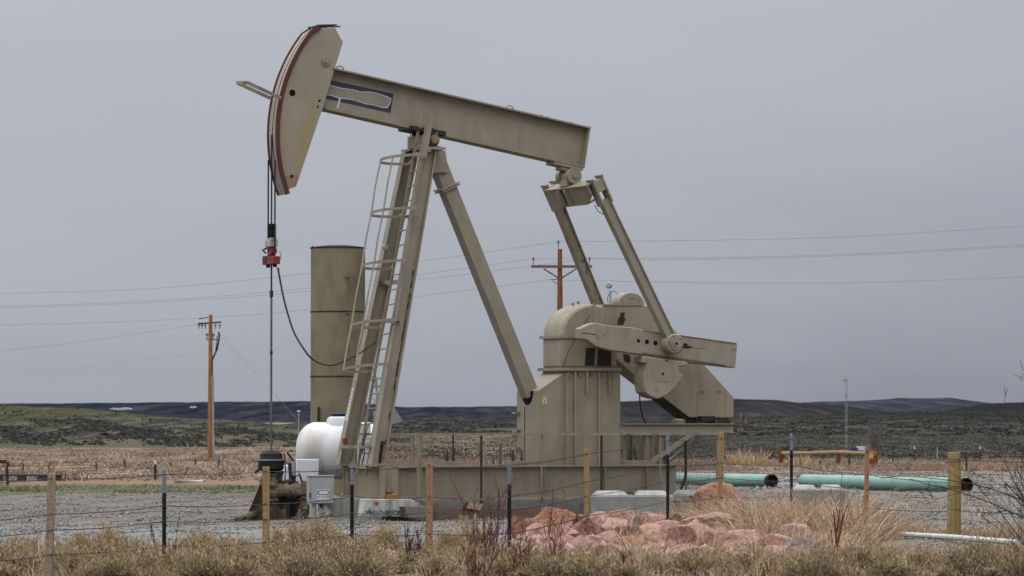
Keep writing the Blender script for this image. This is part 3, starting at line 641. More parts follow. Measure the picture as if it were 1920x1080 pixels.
# pitmans
for s in (1, -1):
    v = .93*s
    if s == 1: top, bot = P(1131, 372, v), P(1250, 645, v)
    else:
        top = P(1131, 372, .93); bot = P(1250, 645, .93); top = Vector((top.x, v, top.z)); bot = Vector((bot.x, v, bot.z))
    d = (bot-top).normalized(); X = Vector((d.z, 0, -d.x)); X = X if X.x < 0 else -X
    vo = v+.13*s
    mb = MB(); tb = top+d*.02; bb_ = bot.copy()
    if s == 1: bb_.y = cv1+.14; tb2 = tb
    mb.ibeam(tb, bb_ if s == 1 else Vector((bot.x, -cv1-.14, bot.z)), (0, 1, 0) if False else X, .19, .17, .02, .02)
    mb.bar(tb+X*0, (bb_ if s == 1 else Vector((bot.x, -cv1-.14, bot.z))), .09, .16, X)
    pt = mb.build('pitman_arm', M['tan_chipped'] if s == -1 else M['tan'], pump)
    pt['label'] = ('near' if s == 1 else 'far')+' pitman arm between equalizer and crank'
    # end box with straps, clasping the equaliser
    mb = MB(); e0 = top-d*.42; 
    for o in (-.105, .105):
        mb.bar(e0+X*o, top+d*.12+X*o, .24, .03, X)
    mb.bar(e0+d*.05, e0+d*.27, .20, .18, X); mb.build('end_bracket', M['tan_clean'], pt)
    mb = MB()
    for o in (-.105, .105): mb.tube([e0+X*o+Vector((0, -.14, 0)), e0+X*o+Vector((0, .14, 0))], .022, 8)
    mb.build('strap_pin', M['tan_stain'], pt)
    # wrist pin housing
    yy = (cv1+.02) if s == 1 else -(cv1+.24); mb = MB(); q = Vector((bot.x, 0, bot.z))
    mb.lathe([(.19, 0), (.19, .2), (.17, .22)], (bot.x, yy, bot.z), 26, (0, 1, 0)); wp = mb.build('wrist_pin_housing', M['tan'], pt)
    if s == 1:
        mb = MB(); mb.lathe([(.13, .22), (.13, .235), (.11, .235), (.11, .245), (.06, .245), (.06, .27)], (bot.x, yy, bot.z), 24, (0, 1, 0))
        for k in range(6): aa = k*math.pi/3+.3; mb.lathe([(.012, .22), (.012, .255)], (bot.x+.15*math.cos(aa), yy, bot.z+.15*math.sin(aa)), 6, (0, 1, 0))
        mb.build('pin_cap', M['tan_clean'], wp)
        mb = MB(); mb.lathe([(.028, .27), (.028, .275)], (bot.x, yy, bot.z), 10, (0, 1, 0)); mb.build('pin_bore', M['hole'], wp)
mb = MB(); mb.tube([P(1115, 385, .8), P(1122, 397, .85), P(1131, 402, .9), P(1135, 400, .95)], .008, 5); mb.build('grease_line', M['dark'], eq)

# prime mover deck behind the pedestal
mb = MB(); dz = P(1250, 812, .45).z; dt = P(1250, 794, .45).z; ua = P(1163, 800, .45).x; ub = P(1386, 800, .45).x; uc = P(1374, 800, .45).x
for s in (.45, -.45): mb.ibeam((ua, s, (dz+dt)/2), (uc, s, (dz+dt)/2), (0, 0, 1), dt-dz, .15, .02, .014)
deck = mb.build('motor_deck', M['tan'], pump)
mb = MB()
for px in (1215, 1240): a = P(px, 800, .4); mb.cut(); mb.ibeam((a.x, .4, zt), (a.x, .4, dz), (1, 0, 0), .14, .14, .012, .012)
for px in (1215, 1240): a = P(px, 800, .4); mb.cut(); mb.ibeam((a.x, -.4, zt), (a.x, -.4, dz), (1, 0, 0), .14, .14, .012, .012)
mb.build('deck_post', M['tan_clean'], deck)
mb = MB(); mb.bar(P(1212, 873, .5), P(1300, 812, .5), .05, .08); mb.cut(); mb.bar(P(1245, 873, -.4), P(1330, 800, -.4), .05, .05); mb.build('deck_brace', M['tan_clean'], deck)
mb = MB()
for px in (1312, 1344): a = P(px, 793, .2); mb.box(a.x-.09, a.x+.09, -.5, .25, dt, dt+.03); mb.lathe([(.022, 0), (.022, .12)], (a.x-.05, .2, dt), 8); mb.lathe([(.022, 0), (.022, .12)], (a.x+.05, .2, dt), 8)
a = P(1328, 790, .1); mb.box(a.x-.15, a.x+.15, -.6, .1, dt+.02, dt+.14); mb.build('motor_rail', M['dark'], deck)
mb = MB(); a = P(1332, 770, -.75); mb.lathe([(.2, -.35), (.24, -.33), (.24, .33), (.2, .35)], (a.x, -.9, dt+.32), 20, (0, 1, 0)); mot = mb.build('motor', M['tan_stain'], deck)
mb = MB(); mb.box(P(1376, 800, 0).x-.01, P(1376, 800, 0).x+.05, -.5, .5, dt, dt+.1); a = P(1388, 760, 0)
mb.bar(P(1379, 805, .1), P(1391, 805, .1), .1, .06); mb.bar(P(1388, 800, .1), P(1389, 772, .1), .02, .03, (1, 0, 0)); mb.build('belt_tension_bar', M['tan_chipped'], deck)
mb = MB(); mb.lathe([(.13, 0), (.13, .06), (.06, .09)], (P(1272, 790, 0).x, 0, dt), 16); mb.build('fill_cap', M['tan_stain'], deck)
mb = MB(); mb.tube([P(1199, 712, .2), P(1199, 740, .2), P(1201, 765, .2), P(1206, 785, .2), P(1211, 795, .2)], .014, 6); mb.build('brake_hose', M['black'], pump)
mb = MB(); mb.tube([P(1284, 782, -.1), P(1284, 820, .2), P(1286, 870, .3), P(1285, 895, .35), P(1277, 917, .4), P(1271, 926, .4)], .026, 8); mb.build('power_cable', M['black'], pump)

# ladder with cage
mb = MB(); lr = MB(); V3 = {}
def ladpt(t, side):      # t 0 bottom..1 top ; side 0 far rail, 1 near rail
    vb, vt = (.14, .27) if side == 0 else (.48, .60)
    pb, pt_ = ((668, 892), (791, 208)) if side == 0 else ((686, 892), (806, 200))
    return P(*pb, vb).lerp(P(*pt_, vt), t)
for s in (0, 1):
    v = ladpt(0, s); w = ladpt(1, s); mb.bar(v, w, .014, .055, (1, 0, 0))
lad = mb.build('ladder', M['tan_clean'], pump)
nr = 24
for k in range(nr):
    t = .02+k*(.93/(nr-1)); lr.cut(); lr.tube([ladpt(t, 0), ladpt(t, 1)], .013, 6)
lr.build('rung', M['tan_clean'], lad)
mb = MB()
hoops = []
def hoop(cc, hw, dist):
    pts = []
    for a in np.linspace(-math.pi/2, math.pi/2, 19):
        c_ = max(0, math.cos(a))**.75; pts.append(cc+Vector((dist*c_, hw*math.sin(a), .17*hw*math.sin(a)-.03*c_)))
    return pts
for py in (303, 402, 500, 610, 692):
    l = P(735, py, .0); tt = (py-892)/(208-892); tt = tt
    c = (ladpt(tt, 0)+ladpt(tt, 1))/2; hoops.append(hoop(c, .38, .74))
for h in hoops:
    mb.cut()
    for i in range(len(h)-1): mb.bar(h[i], h[i+1], .006, .05)
    mb.bar(h[0], (h[0]+h[-1])/2+Vector((0, -.18, 0)), .006, .05); mb.bar(h[-1], (h[0]+h[-1])/2+Vector((0, .18, 0)), .006, .05)
mb.build('cage_hoop', M['tan_clean'], lad)
mb = MB()
for j in (9, 13):
    mb.cut()
    for i in range(len(hoops)-1):
        a, b = hoops[i][j], hoops[i+1][j]; mid = (a+b)/2+Vector((.015, random.uniform(-.01, .01), 0))
        mb.bar(a, mid, .062, .008, (1, 0, 0)); mb.bar(mid, b, .062, .008, (1, 0, 0))
mb.build('cage_bar', M['tan_clean'], lad)
mb = MB(); mb.bar(ladpt(.98, 1)+Vector((-.05, .02, 0)), ladpt(.86, 1)+Vector((-.05, .02, 0)), .02, .10, (1, 0, 0)); mb.cut(); mb.bar(P(792, 278, .5), P(807, 283, .5), .06, .06)
for t in (.24, .415, .7): a = ladpt(t, 1); mb.cut(); mb.bar(a+Vector((0, -.35, 0)), a+Vector((-.12, .1, 0)), .04, .04)
mb.build('ladder_bracket', M['tan_clean'], lad)
mb = MB(); c = P(757, 294, .1); mb.tube([c+Vector((.1*math.cos(a), .1*math.sin(a)*.6+.3, .03*math.sin(a*2))) for a in np.linspace(0, 6.2, 20)], .007, 5); mb.build('loose_wire', M['dark'], lad)
mb = MB(); a = P(780, 255, -.2); mb.bar(P(777, 245, -.3), P(775, 283, -.3), .12, .05, (1, 0, 0)); mb.bar(P(763, 283, -.4), P(785, 283, -.4), .3, .05); mb.tube([P(771, 246, -.3), P(768, 262, -.3), P(767, 281, -.3)], .008, 5); mb.build('far_bearing_stand', M['rustplate'], pump)
mb = MB(); a = P(733, 463, -.3); mb.lathe([(.05, -.04), (.05, .04)], (a.x+.12, a.y, a.z), 12, (0, 1, 0)); mb.build('work_light', M['lamp'], pump)
mb = MB(); a = P(655, 827, -.6); mb.lathe([(.045, -.05), (.045, .05)], (a.x+.1, a.y, a.z), 12); mb.build('beacon', M['red'], pump)
mb = MB(); mb.tube([P(688, 812, .2), P(682, 830, .2), P(684, 850, .2), P(678, 872, .2)], .012, 5); mb.tube([P(690, 800, .2), P(684, 815, .3), P(680, 850, .3)], .01, 5); mb.build('control_cable', M['black'], pump)

# bridle, carrier bar, polished rod
car = P(509, 489, 0); ru = car.x
tops = [P(501, 330, -.15), P(508, 255, 0.0), P(519, 330, .16)]
mb = MB()
for v_, topz_ in ((-.155, P(501, 300, -.15).z), (-.0, P(508, 252, 0).z), (.155, P(519, 300, .16).z)):
    uu = ru+.0; mb.tube([(uu, v_, topz_), (uu, v_, car.z+.05)], .016, 6)
bri = mb.build('bridle_cable', M['cable'], pump)
mb = MB(); mb.box(ru-.07, ru+.07, -.24, .24, car.z-.07, car.z+.08); cb = mb.build('carrier_bar', M['red'], pump, bevel=.01)
mb = MB(); mb.box(ru-.075, ru+.075, -.245, -.06, car.z-.065, car.z+.09); mb.build('rusty_half', M['redrust'], cb)
mb = MB()
for v_ in (-.155, .155): mb.lathe([(.04, -.12), (.04, -.07)], (ru, v_, car.z), 10)
mb.build('cable_socket', M['black'], cb)
mb = MB(); mb.lathe([(.06, .08), (.07, .12), (.05, .16), (.08, .2), (.09, .26), (.07, .3)], (ru, 0, car.z), 12); mb.box(ru-.05, ru+.05, .02, .14, car.z+.14, car.z+.22); mb.build('rod_clamp', M['red'], cb)
mb = MB(); mb.box(ru-.08, ru+.08, -.11, .11, car.z+.26, car.z+.37); mb.box(ru-.06, ru+.06, -.09, .12, car.z+.37, car.z+.42); mb.build('load_cell', M['greybox'], cb)
mb = MB(); mb.lathe([(.07, .42), (.07, .68)]+[(.07-.015*(k % 2), .44+.03*k) for k in range(8)][:0], (ru, 0, car.z), 10)
for k in range(6): mb.lathe([(.085, .43+k*.042), (.085, .455+k*.042)], (ru, 0.01, car.z), 10)
mb.build('clamp_stack', M['black'], cb)
mb = MB(); mb.tube([(ru, -.2, car.z+.25), (ru+.06, -.27, car.z+.2), (ru+.03, -.2, car.z+.15)], .02, 6); c = P(524, 480, .2)
mb.tube([c+Vector((0, .07*math.cos(a), .08*math.sin(a))) for a in np.linspace(-1.5, 1.8, 12)], .006, 5); mb.build('cable_loop', M['dark'], cb)
zw = P(509, 846, 0).z
mb = MB(); mb.tube([(ru, 0, zw), (ru, 0, P(509, 560, 0).z), ], .021, 10); rod = mb.build('polished_rod', M['steel'], pump)
mb = MB(); mb.tube([(ru, 0, P(509, 562, 0).z), (ru, 0, car.z)], .018, 8); mb.lathe([(.035, 0), (.035, .12)], (ru, 0, P(509, 557, 0).z), 10); mb.lathe([(.028, 0), (.028, .06)], (ru, 0, P(509, 664, 0).z), 10); mb.build('rod_coupling', M['dark'], rod)
# signal hose
hp = [(521, 502), (526, 530), (532, 560), (540, 590), (552, 625), (570, 655), (585, 673), (605, 683), (622, 685), (640, 680), (665, 668), (690, 652), (705, 640)]
hp3 = []
for k, (a, b) in enumerate(hp): hp3.append(P(a, b, .2-.3*k/(len(hp)-1)))
def smooth(ps, m=4):
    out = []
    for i in range(len(ps)-1):
        p0, p1, p2, p3 = ps[max(i-1, 0)], ps[i], ps[i+1], ps[min(i+2, len(ps)-1)]
        for j in range(m):
            t = j/m; out.append(.5*((2*p1)+(p2-p0)*t+(2*p0-5*p1+4*p2-p3)*t*t+(3*p1-p0-3*p2+p3)*t**3))
    return out+[ps[-1]]
hs = smooth(hp3, 5); mb = MB(); mb.tube(hs[:], .011, 6)
# coil wrapped round the upper half
coil = []; L0 = hs[:32]
for i in range(len(L0)-1):
    for j in range(10):
        t = j/10; q = L0[i].lerp(L0[i+1], t); a = (i*10+j)*1.1; coil.append(q+Vector((.022*math.cos(a), .022*math.sin(a), 0)))
mb.tube(coil, .006, 4); mb.build('signal_hose', M['black'], pump)

# ================================================================ guards (mesh panels) around the crank sweep
def Pw(px, py, v): return MW @ P(px, py, v)
def loc(u, v, z): return MW @ Vector((u, v, z))
def guard(label, u0, v0, u1, v1, z0, z1, nposts, mat_bits, pitch=.05, foot=.1):
    """mesh panel standing between two plan points of the machine frame"""
    base = loc((u0+u1)/2, (v0+v1)/2, 0); t = thing('guard_panel', base, label, 'guard panel', 'wire mesh guards round the pumpjack base', rz=math.pi+TH)
    c = Vector(((u0+u1)/2, (v0+v1)/2, 0)); A = Vector((u0, v0, 0))-c; B = Vector((u1, v1, 0))-c; n = (B-A).normalized(); nrm = Vector((-n.y, n.x, 0))
    mb = MB()
    for z in (z0, z1): mb.bar(A+Vector((0, 0, z)), B+Vector((0, 0, z)), .04, .04)
    mb.build('rail', M['tan_chipped'], t)
    for k in range(nposts):
        q = A.lerp(B, k/(nposts-1)); mb = MB(); e_ = .06 if k in (0, nposts-1) else .035
        mb.bar(q+nrm*.045+Vector((0, 0, foot)), q+nrm*.045+Vector((0, 0, z1+.02)), e_, e_*.8, (1, 0, 0)); mb.build('post', M[mat_bits[k % len(mat_bits)]], t)
    mb = MB(); L_ = (B-A).length; m = int(L_/pitch)
    for k in range(m+1):
        q = A.lerp(B, k/m); mb.bar(q+Vector((0, 0, z0)), q+Vector((0, 0, z1)), .0028, .0028, (1, 0, 0))
    for k in range(1, int((z1-z0)/pitch)):
        z = z0+k*pitch; mb.bar(A+Vector((0, 0, z)), B+Vector((0, 0, z)), .0028, .0028)
    mb.build('wire_mesh', M['wiremesh'], t); return t
gvn = 1.45
g0 = P(789, 815, gvn); g1 = P(1348, 812, gvn); gb0 = P(900, 936, gvn).z
guard('long wire mesh guard panel in front of the skid below the gear reducer', g0.x, gvn, g1.x, gvn, gb0, g0.z, 6, ['tan_chipped', 'dark', 'tan_clean', 'dark', 'tan_clean', 'tan_clean'])
guard('far mesh guard panel behind the skid between legs and pedestal', g0.x, -gvn, g1.x, -gvn, gb0, g0.z, 4, ['tan_clean', 'dark'])
guard('short mesh guard panel at the rear end under the belt guard', g1.x-.06, -gvn+.06, g1.x-.06, gvn-.06, gb0, g0.z, 3, ['tan_clean'])
guard('short mesh guard panel just behind the front legs', g0.x+.06, -gvn+.06, g0.x+.06, gvn-.06, gb0, g0.z, 2, ['tan_clean'], pitch=.1)
guard('plain open railing strip beside the front legs', P(728, 815, -1.1).x, -1.12, P(776, 815, -1.1).x, -1.12, gb0+.6, P(728, 815, -1.1).z, 2, ['tan_clean'], pitch=.3)

# ================================================================ foundation, blocks and scraps near the machine
z0 = 0
def local_thing(name, px, v, label, cat, group=None):
    p = P(px, 950, v); return thing(name, loc(p.x, v, 0), label, cat, group, rz=math.pi+TH), Vector((p.x, v, 0))
fl, o_ = local_thing('concrete_foundation', 960, 0, 'grey brown concrete pad carrying the steel skid of the pumpjack', 'foundation')
mb = MB(); mb.box(uR-.3-o_.x, uF+.12-o_.x, -1.25-o_.y, 1.22-o_.y, -.1, zb-.002); mb.build('slab', M['concrete'], fl, bevel=.02)
# painted end block with stencil lettering
pb_, o_ = local_thing('painted_block', 728, 1.3, 'concrete block with peeling white paint and green stencil lettering under the front legs', 'concrete block')
va = 1.42; mb = MB(); mb.prism([(a-o_.x, z) for a, z in [PU(x, y, va) for x, y in ((678, 968), (683, 936), (772, 936), (792, 948), (776, 970))]], 1.23-o_.y, va-o_.y); blk = mb.build('block', M['painted'], pb_, bevel=.01)
tp_ = P(724, 962, va); mt = Matrix.Translation((tp_.x-o_.x, va-o_.y+.004, tp_.z)) @ Matrix.Rotation(math.pi, 4, 'Z') @ Matrix.Rotation(math.pi/2, 4, 'X')
text_mesh('stencil_lettering', 'WEATHERFORD', .125, M['stencil'], pb_, mt, sx=.78)
mb = MB(); a = P(706, 944, va); 
for k in range(5):
    an = k*1.3; mb.bar((a.x-o_.x-.04*math.cos(an), va-o_.y+.003, a.z-.04*math.sin(an)), (a.x-o_.x+.05*math.cos(an), va-o_.y+.003, a.z+.05*math.sin(an)), .004, .014)
mb.build('spray_mark', M['redspray'], pb_)
sk, o_ = local_thing('plastic_tray', 785, 1.6, 'tan folded sheet scrap lying beside the painted block', 'sheet scrap')
mb = MB(); mb.prism([(a-o_.x, z) for a, z in [PU(x, y, 1.7) for x, y in ((757, 950), (800, 950), (806, 970), (766, 971))]], -.1, .12); mb.jitter(.01).build('sheet', paint('tan grey plastic', (.26, .24, .19), (.16, .14, .10), rough=.8), sk)
bd, o_ = local_thing('timber_board', 930, 1.5, 'long red brown timber board on edge along the foundation', 'board')
a = P(815, 970, 1.5); b = P(1062, 970, 1.5); zt_ = P(900, 953, 1.5).z; mb = MB(); mb.box(b.x-o_.x, a.x-o_.x, -.03, .03, 0, zt_); mb.build('plank', M['board'], bd, bevel=.006)
a = P(1130, 972, 1.5)
cs, o_ = local_thing('cardboard_scrap', 892, 1.6, 'bent cardboard scrap resting against the timber board', 'cardboard')
mb = MB(); mb.prism([(a-o_.x, z) for a, z in [PU(x, y, 1.6) for x, y in ((880, 941), (905, 945), (900, 957), (874, 953))]], -.02, .02); mb.build('flap', M['card'], cs)
mb = MB(); mb.prism([(a-o_.x, z) for a, z in [PU(x, y, 1.62) for x, y in ((880, 941), (883, 950), (870, 955), (872, 948))]], -.05, 0); mb.build('side_flap', M['dark'], cs)
og, o_ = local_thing('orange_valve', 735, 1.15, 'small orange yellow fitting at the corner of the skid', 'valve')
a = P(735, 920, 1.2); mb = MB(); mb.lathe([(.03, -.09), (.045, -.06), (.03, 0), (.045, .05), (.03, .09)], (0, 0, zb+.06), 12, (1, 0, 0)); mb.box(-.13, .1, -.04, .04, zb, zb+.04); mb.build('valve_body', M['orange'], og)
mb = MB(); mb.lathe([(.07, 0), (.05, .08)], (.05, 0, zb+.12), 10); mb.build('bonnet', M['burlap'], og)

def concrete_block(name_px, Y, w, h, d, label, rz=0, keys=2):
    g = gpt(name_px, Y); t = thing('concrete_block', g, label, 'concrete block', 'stackable concrete blocks', rz)
    mb = MB(); mb.box(-w/2, w/2, -d/2, d/2, -.05, h); mb.build('block', M['concretegrey'], t, bevel=.02)
    kw = w/keys*.42; mb = MB()
    for k in range(keys):
        c = -w/2+w/keys*(k+.5); vs = []
        for zz, sx, sy in ((h+.001, kw, d*.42), (h+.09, kw*.7, d*.28)):
            for a, b in ((-1, -1), (1, -1), (1, 1), (-1, 1)): vs.append((c+a*sx, b*sy, zz))
        mb.add(vs, [(3, 2, 1, 0), (4, 5, 6, 7), (0, 1, 5, 4), (1, 2, 6, 5), (2, 3, 7, 6), (3, 0, 4, 7)])
    mb.build('stacking_key', M['concretetop'], t, bevel=.015)
    mb = MB(); mb.tube([(.07*math.cos(a), 0, h+.06*math.sin(a)) for a in np.linspace(0, math.pi, 10)], .012, 6); mb.build('lifting_loop', M['rustplate'], t)
    return t
yb = gy(969)
concrete_block(1182, gy(972)+.4, 1.55, .42, .6, 'grey concrete block with two raised keys below the rear of the skid', rz=.1)
concrete_block(1290, gy(970)+1.2, .75, .40, .6, 'smaller grey concrete block behind the first, next to the big orange boulder', rz=-.05, keys=1)
concrete_block(1533, gy(957)+.4, 1.05, .42, .6, 'concrete block half hidden by dry grass below the left end of the aqua pipe', rz=.05)
0 and concrete_block(1885, gy(955)+.4, 1.2, .42, .6, 'pale concrete block behind the bare shrub at the right edge', rz=-.05)

# ================================================================ wellhead group
WH = MW @ Vector((ru, 0, 0)); YW = WH.y
def wthing(name, px, Y, label, cat, group=None, rz=0):
    g = gpt(px, Y); t = thing(name, g, label, cat, group, rz); return t, g
def rel(px, py, Y, g): return at(px, py, Y)-g
wh = thing('wellhead', Vector((WH.x, WH.y, 0)), 'wellhead wrapped in tan burlap with black drip bucket on top, below the rod', 'wellhead'); g = Vector((WH.x, WH.y, 0))
q = lambda a, b, Y=YW: at(a, b, Y)-g
zl = q(509, 884).z; zm = q(509, 862).z; zh = q(509, 846).z
mb = MB(); mb.lathe([(.05, zl-.06), (.12, zl-.03), (.235, zl+.05), (.24, zm-.01), (.225, zm), (.21, zm+.02), (.205, zh-.05), (.15, zh), (.03, zh+.02)], (0, 0, 0), 28); bk = mb.build('drip_bucket', M['black'], wh)
mb = MB(); mb.lathe([(.245, zm-.012), (.245, zm+.006)], (0, 0, 0), 28); mb.build('band', M['galv'], bk)
mb = MB(); mb.tube([(-.2, 0, zl+.05), (-.27, 0, zl), (-.3, 0, zl-.03)], .025, 6); mb.build('spout', M['dark'], bk)
def lumpy(path, rs, seed, mat, name, parent, amp=.022):
    rr = random.Random(seed); ps = smooth([Vector(p) for p in path], 6); k = len(ps)
    R_ = [float(np.interp(i/(k-1), np.linspace(0, 1, len(rs)), rs))*(1+.10*math.sin(i*1.9)+rr.uniform(-.08, .08)) for i in range(k)]
    mb = MB(); mb.tube(ps, R_, 14); 
    for p in mb.v: p += Vector((rr.uniform(-amp, amp), rr.uniform(-amp, amp), rr.uniform(-amp, amp)))
    return mb.build(name, mat, parent, sharp=70)
lumpy([(0, 0, zl-.02), (-.03, 0, zl-.2), (-.05, 0, zl-.45), (-.02, 0, zl-.7)], [.12, .17, .2, .14], 1, M['burlap'], 'burlap_wrap', wh)
mb = MB(); mb.box(-.1, .35, -.05, .2, .02, .3); mb.build('black_gap', M['black'], wh)  # black box added to paint the shaded gap under the burlap
lumpy([q(500, 918), q(520, 920), q(545, 920), q(570, 919), q(577, 915)], [.15, .13, .135, .12, .1], 2, M['burlap'], 'burlap_wrap', wh)
lumpy([q(572, 903), q(570, 920), q(569, 940), q(570, 955), q(572, 972)], [.05, .11, .07, .085, .03], 4, M['burlap'], 'burlap_wrap', wh)
mb = MB(); mb.lathe([(.13, 0), (.13, .3), (.16, .3), (.16, .36), (.1, .36)], (0, 0, 0), 16); mb.build('casing_head', M['rustplate'], wh)
mb = MB(); mb.tube([q(493, 890), q(500, 900)], .03, 6); a = q(487, 893); mb.lathe([(.03, -.03), (.04, .03)], a, 10, (1, 0, 0)); mb.build('gauge', M['white'], wh)
mb = MB(); mb.tube([q(533, 850), q(535, 880), q(534, 900)], .012, 6); mb.tube([q(515, 903), q(545, 904), q(560, 906)], .03, 8); mb.tube([q(543, 868), q(545, 890), q(546, 905)], .035, 8); mb.build('valve_stem', M['dark'], wh)
mb = MB(); mb.tube([q(534, 905), q(548, 902)], .05, 10); mb.cut(); mb.tube([q(552, 912), q(552, 893)], .03, 8); mb.lathe([(.07, -.01), (.07, .01)], q(552, 892), 14); mb.cut(); mb.tube([q(566, 905), q(563, 893), q(560, 888)], .018, 6); mb.build('valve', M['dark'], wh)
mb = MB(); mb.tube([q(497, 940), q(500, 955), q(497, 975)], .05, 8); mb.cut(); mb.tube([q(522, 940), q(528, 960), q(524, 976)], .035, 8); mb.cut(); mb.tube([q(556, 940), q(558, 975)], .03, 8); mb.build('pipe', M['rustplate'], wh)
mb = MB(); mb.tube([q(562, 955), q(562, 978)], .035, 8); mb.lathe([(.06, 0), (.06, .05)], q(562, 966), 10); mb.build('drain_pipe', M['galv'], wh)
mb = MB(); mb.bar(q(522, 900), q(528, 882), .12, .1); mb.build('dark_flap', M['tarp'], wh)
tp, g2 = wthing('dark_container', 545, YW+.4, 'dark grey plastic tub behind the burlap wrapped pipe', 'container')
mb = MB(); a = at(506, 965, YW+.4)-g2; b = at(578, 926, YW+.4)-g2; mb.box(a.x, b.x, -.1, .35, .05, b.z); mb.build('tub', M['tarp'], tp, bevel=.03)
mb = MB(); mb.box(a.x+.05, b.x+.1, -.2, .4, 0, .05); mb.build('base_board', M['card'], tp)
rs_, g2 = wthing('rusty_ring', 498, YW-.6, 'curled rusty sheet leaning round the foot of the wellhead', 'rusty sheet')
mb = MB(); n_ = 22; vs = []
for i in range(n_+1):
    a = math.pi*(1.05-.95*i/n_); x = .34*math.cos(a)+.05; y = -.25*math.sin(a)+.1; h = .24+.05*math.sin(i*.9)+.02*math.sin(i*2.3)-.26*max(0, (6-i)/6)
    for r_, zz in ((1.15, -.02), (1, h), (.95, h), (1.1, -.02)): vs.append((x*r_, y*r_, zz))
fs = []
for i in range(n_):
    for j in range(4): a_ = i*4+j; b_ = i*4+(j+1) % 4; fs.append((a_, b_, b_+4, a_+4))
mb.add(vs, fs+[(0, 1, 2, 3), tuple(n_*4+k for k in (3, 2, 1, 0))]); mb.jitter(.008).build('sheet', M['rustplate'], rs_, sharp=60)
fl_, g2 = wthing('burlap_sack', 452, YW-.8, 'crumpled tan sack lying left of the rusty sheet', 'sack')
lumpy([(-.10, 0, .03), (.0, 0, .05), (.14, .05, .09), (.34, .1, .22)], [.03, .05, .055, .02], 9, M['burlap'], 'cloth', fl_, .02)
ls_, g2 = wthing('leaning_sheet', 480, YW-.5, 'dark rusty sheet leaning steeply against the left of the wellhead', 'rusty sheet')
a = lambda x, y: at(x, y, YW-.5)-g2
mb = MB(); mb.prism([(a(461, 970).x, .02), (a(487, 912).x, a(487, 912).z), (a(493, 908).x, a(493, 908).z), (a(498, 930).x, a(498, 930).z), (a(503, 978).x, .0)], -.04, .16); mb.jitter(.012).build('sheet', M['rustplate'], ls_)
fl_, g2 = wthing('folded_burlap', 548, YW-.7, 'folded burlap strip standing between wellhead and grey cabinet', 'sack')
mb = MB(); a = lambda x, y: at(x, y, YW-.7)-g2
mb.prism([(a(547, 981).x, 0), (a(562, 957).x, a(562, 957).z), (a(566, 957).x, a(566, 957).z), (a(560, 981).x, 0)], -.05, .05); mb.jitter(.01).build('cloth', M['burlap'], fl_)

# electric cabinet
YE = gy(981); eb, g = wthing('electric_cabinet', 600, YE, 'small grey electric cabinet with high voltage sign standing on two conduits', 'electric cabinet', rz=.22)
a = at(577, 945, YE)-g; b = at(622, 893, YE)-g
mb = MB(); mb.box(-.22, .22, -.11, .13, a.z, b.z); cabn = mb.build('cabinet', M['greybox'], eb, bevel=.008)
mb = MB(); mb.box(-.175, .225, -.135, -.113, a.z+.015, b.z-.02); dr = mb.build('door', M['greybox'], eb, bevel=.006)
mb = MB(); mb.box(-.205, -.185, -.13, -.111, a.z+.12, a.z+.2); mb.build('latch', M['dark'], dr)
mb = MB(); mb.box(-.235, .24, -.145, .14, b.z, b.z+.018); mb.build('rain_lip', M['greybox'], cabn)
zz = a.z
mb = MB(); mb.box(-.07, .15, -.139, -.1352, zz+.08, zz+.26); sgn = mb.build('warning_sign', M['white'], dr)
mb = MB(); ov = [(.04+.105*math.copysign(abs(math.cos(t))**.6, math.cos(t)), zz+.205+.045*math.copysign(abs(math.sin(t))**.6, math.sin(t))) for t in np.linspace(0, 2*math.pi, 28, endpoint=False)]
mb.prism(ov, -.1415, -.1392); mb.build('oval_frame', M['dark'], sgn)
mb = MB(); ov = [(.04+.09*math.copysign(abs(math.cos(t))**.8, math.cos(t)), zz+.205+.034*math.copysign(abs(math.sin(t))**.8, math.sin(t))) for t in np.linspace(0, 2*math.pi, 28, endpoint=False)]
mb.prism(ov, -.144, -.1417); mb.build('oval', M['white'], sgn)
text_mesh('sign_lettering', 'HIGH VOLTAGE', .05, M['dark'], sgn, Matrix.Translation((.04, -.1395, zz+.125)) @ Matrix.Rotation(math.pi/2, 4, 'X'), extrude=.001, sx=.62)
for xx, r_ in ((-.11, .04), (.10, .055)):
    mb = MB(); mb.tube([(xx, 0, -.03), (xx, 0, a.z)], r_, 12)
    mb.lathe([(r_+.015, .2), (r_+.015, .26)], (xx, 0, 0), 12); mb.build('conduit', M['galv'], eb)
mb = MB(); mb.lathe([(.05, -.02), (.05, .06)], (.11, -.08, .2), 12, (0, -1, 0)); mb.tube([(-.03, -.03, a.z), (.0, -.06, a.z-.12), (.06, -.06, .2)], .012, 6); mb.build('cable_clamp', M['greybox'], eb)
wb, g = wthing('white_locker', 576, YW+1.6, 'plain white metal box behind the grey electric cabinet', 'metal box', rz=.1)
a = at(555, 905, YW+1.6)-g; b = at(597, 861, YW+1.6)-g; mb = MB(); mb.box(a.x, b.x, -.15, .2, 0, b.z); lk = mb.build('box', M['white'], wb, bevel=.01)
mb = MB(); mb.box(a.x+.02, b.x-.02, -.16, -.152, .3, b.z-.03); mb.build('door', M['white'], lk)
wp_, g = wthing('chemical_pump', 544, YW+1.9, 'small white and grey dosing pump behind the wellhead', 'pump')
mb = MB(); mb.box(-.13, .15, -.1, .1, .55, .98); mb.build('housing', M['white'], wp_, bevel=.03)
mb = MB(); mb.lathe([(.1, .3), (.1, .7), (.06, .9), (.06, 1.05)], (.08, -.16, 0), 14); mb.build('motor', M['galv'], wp_)
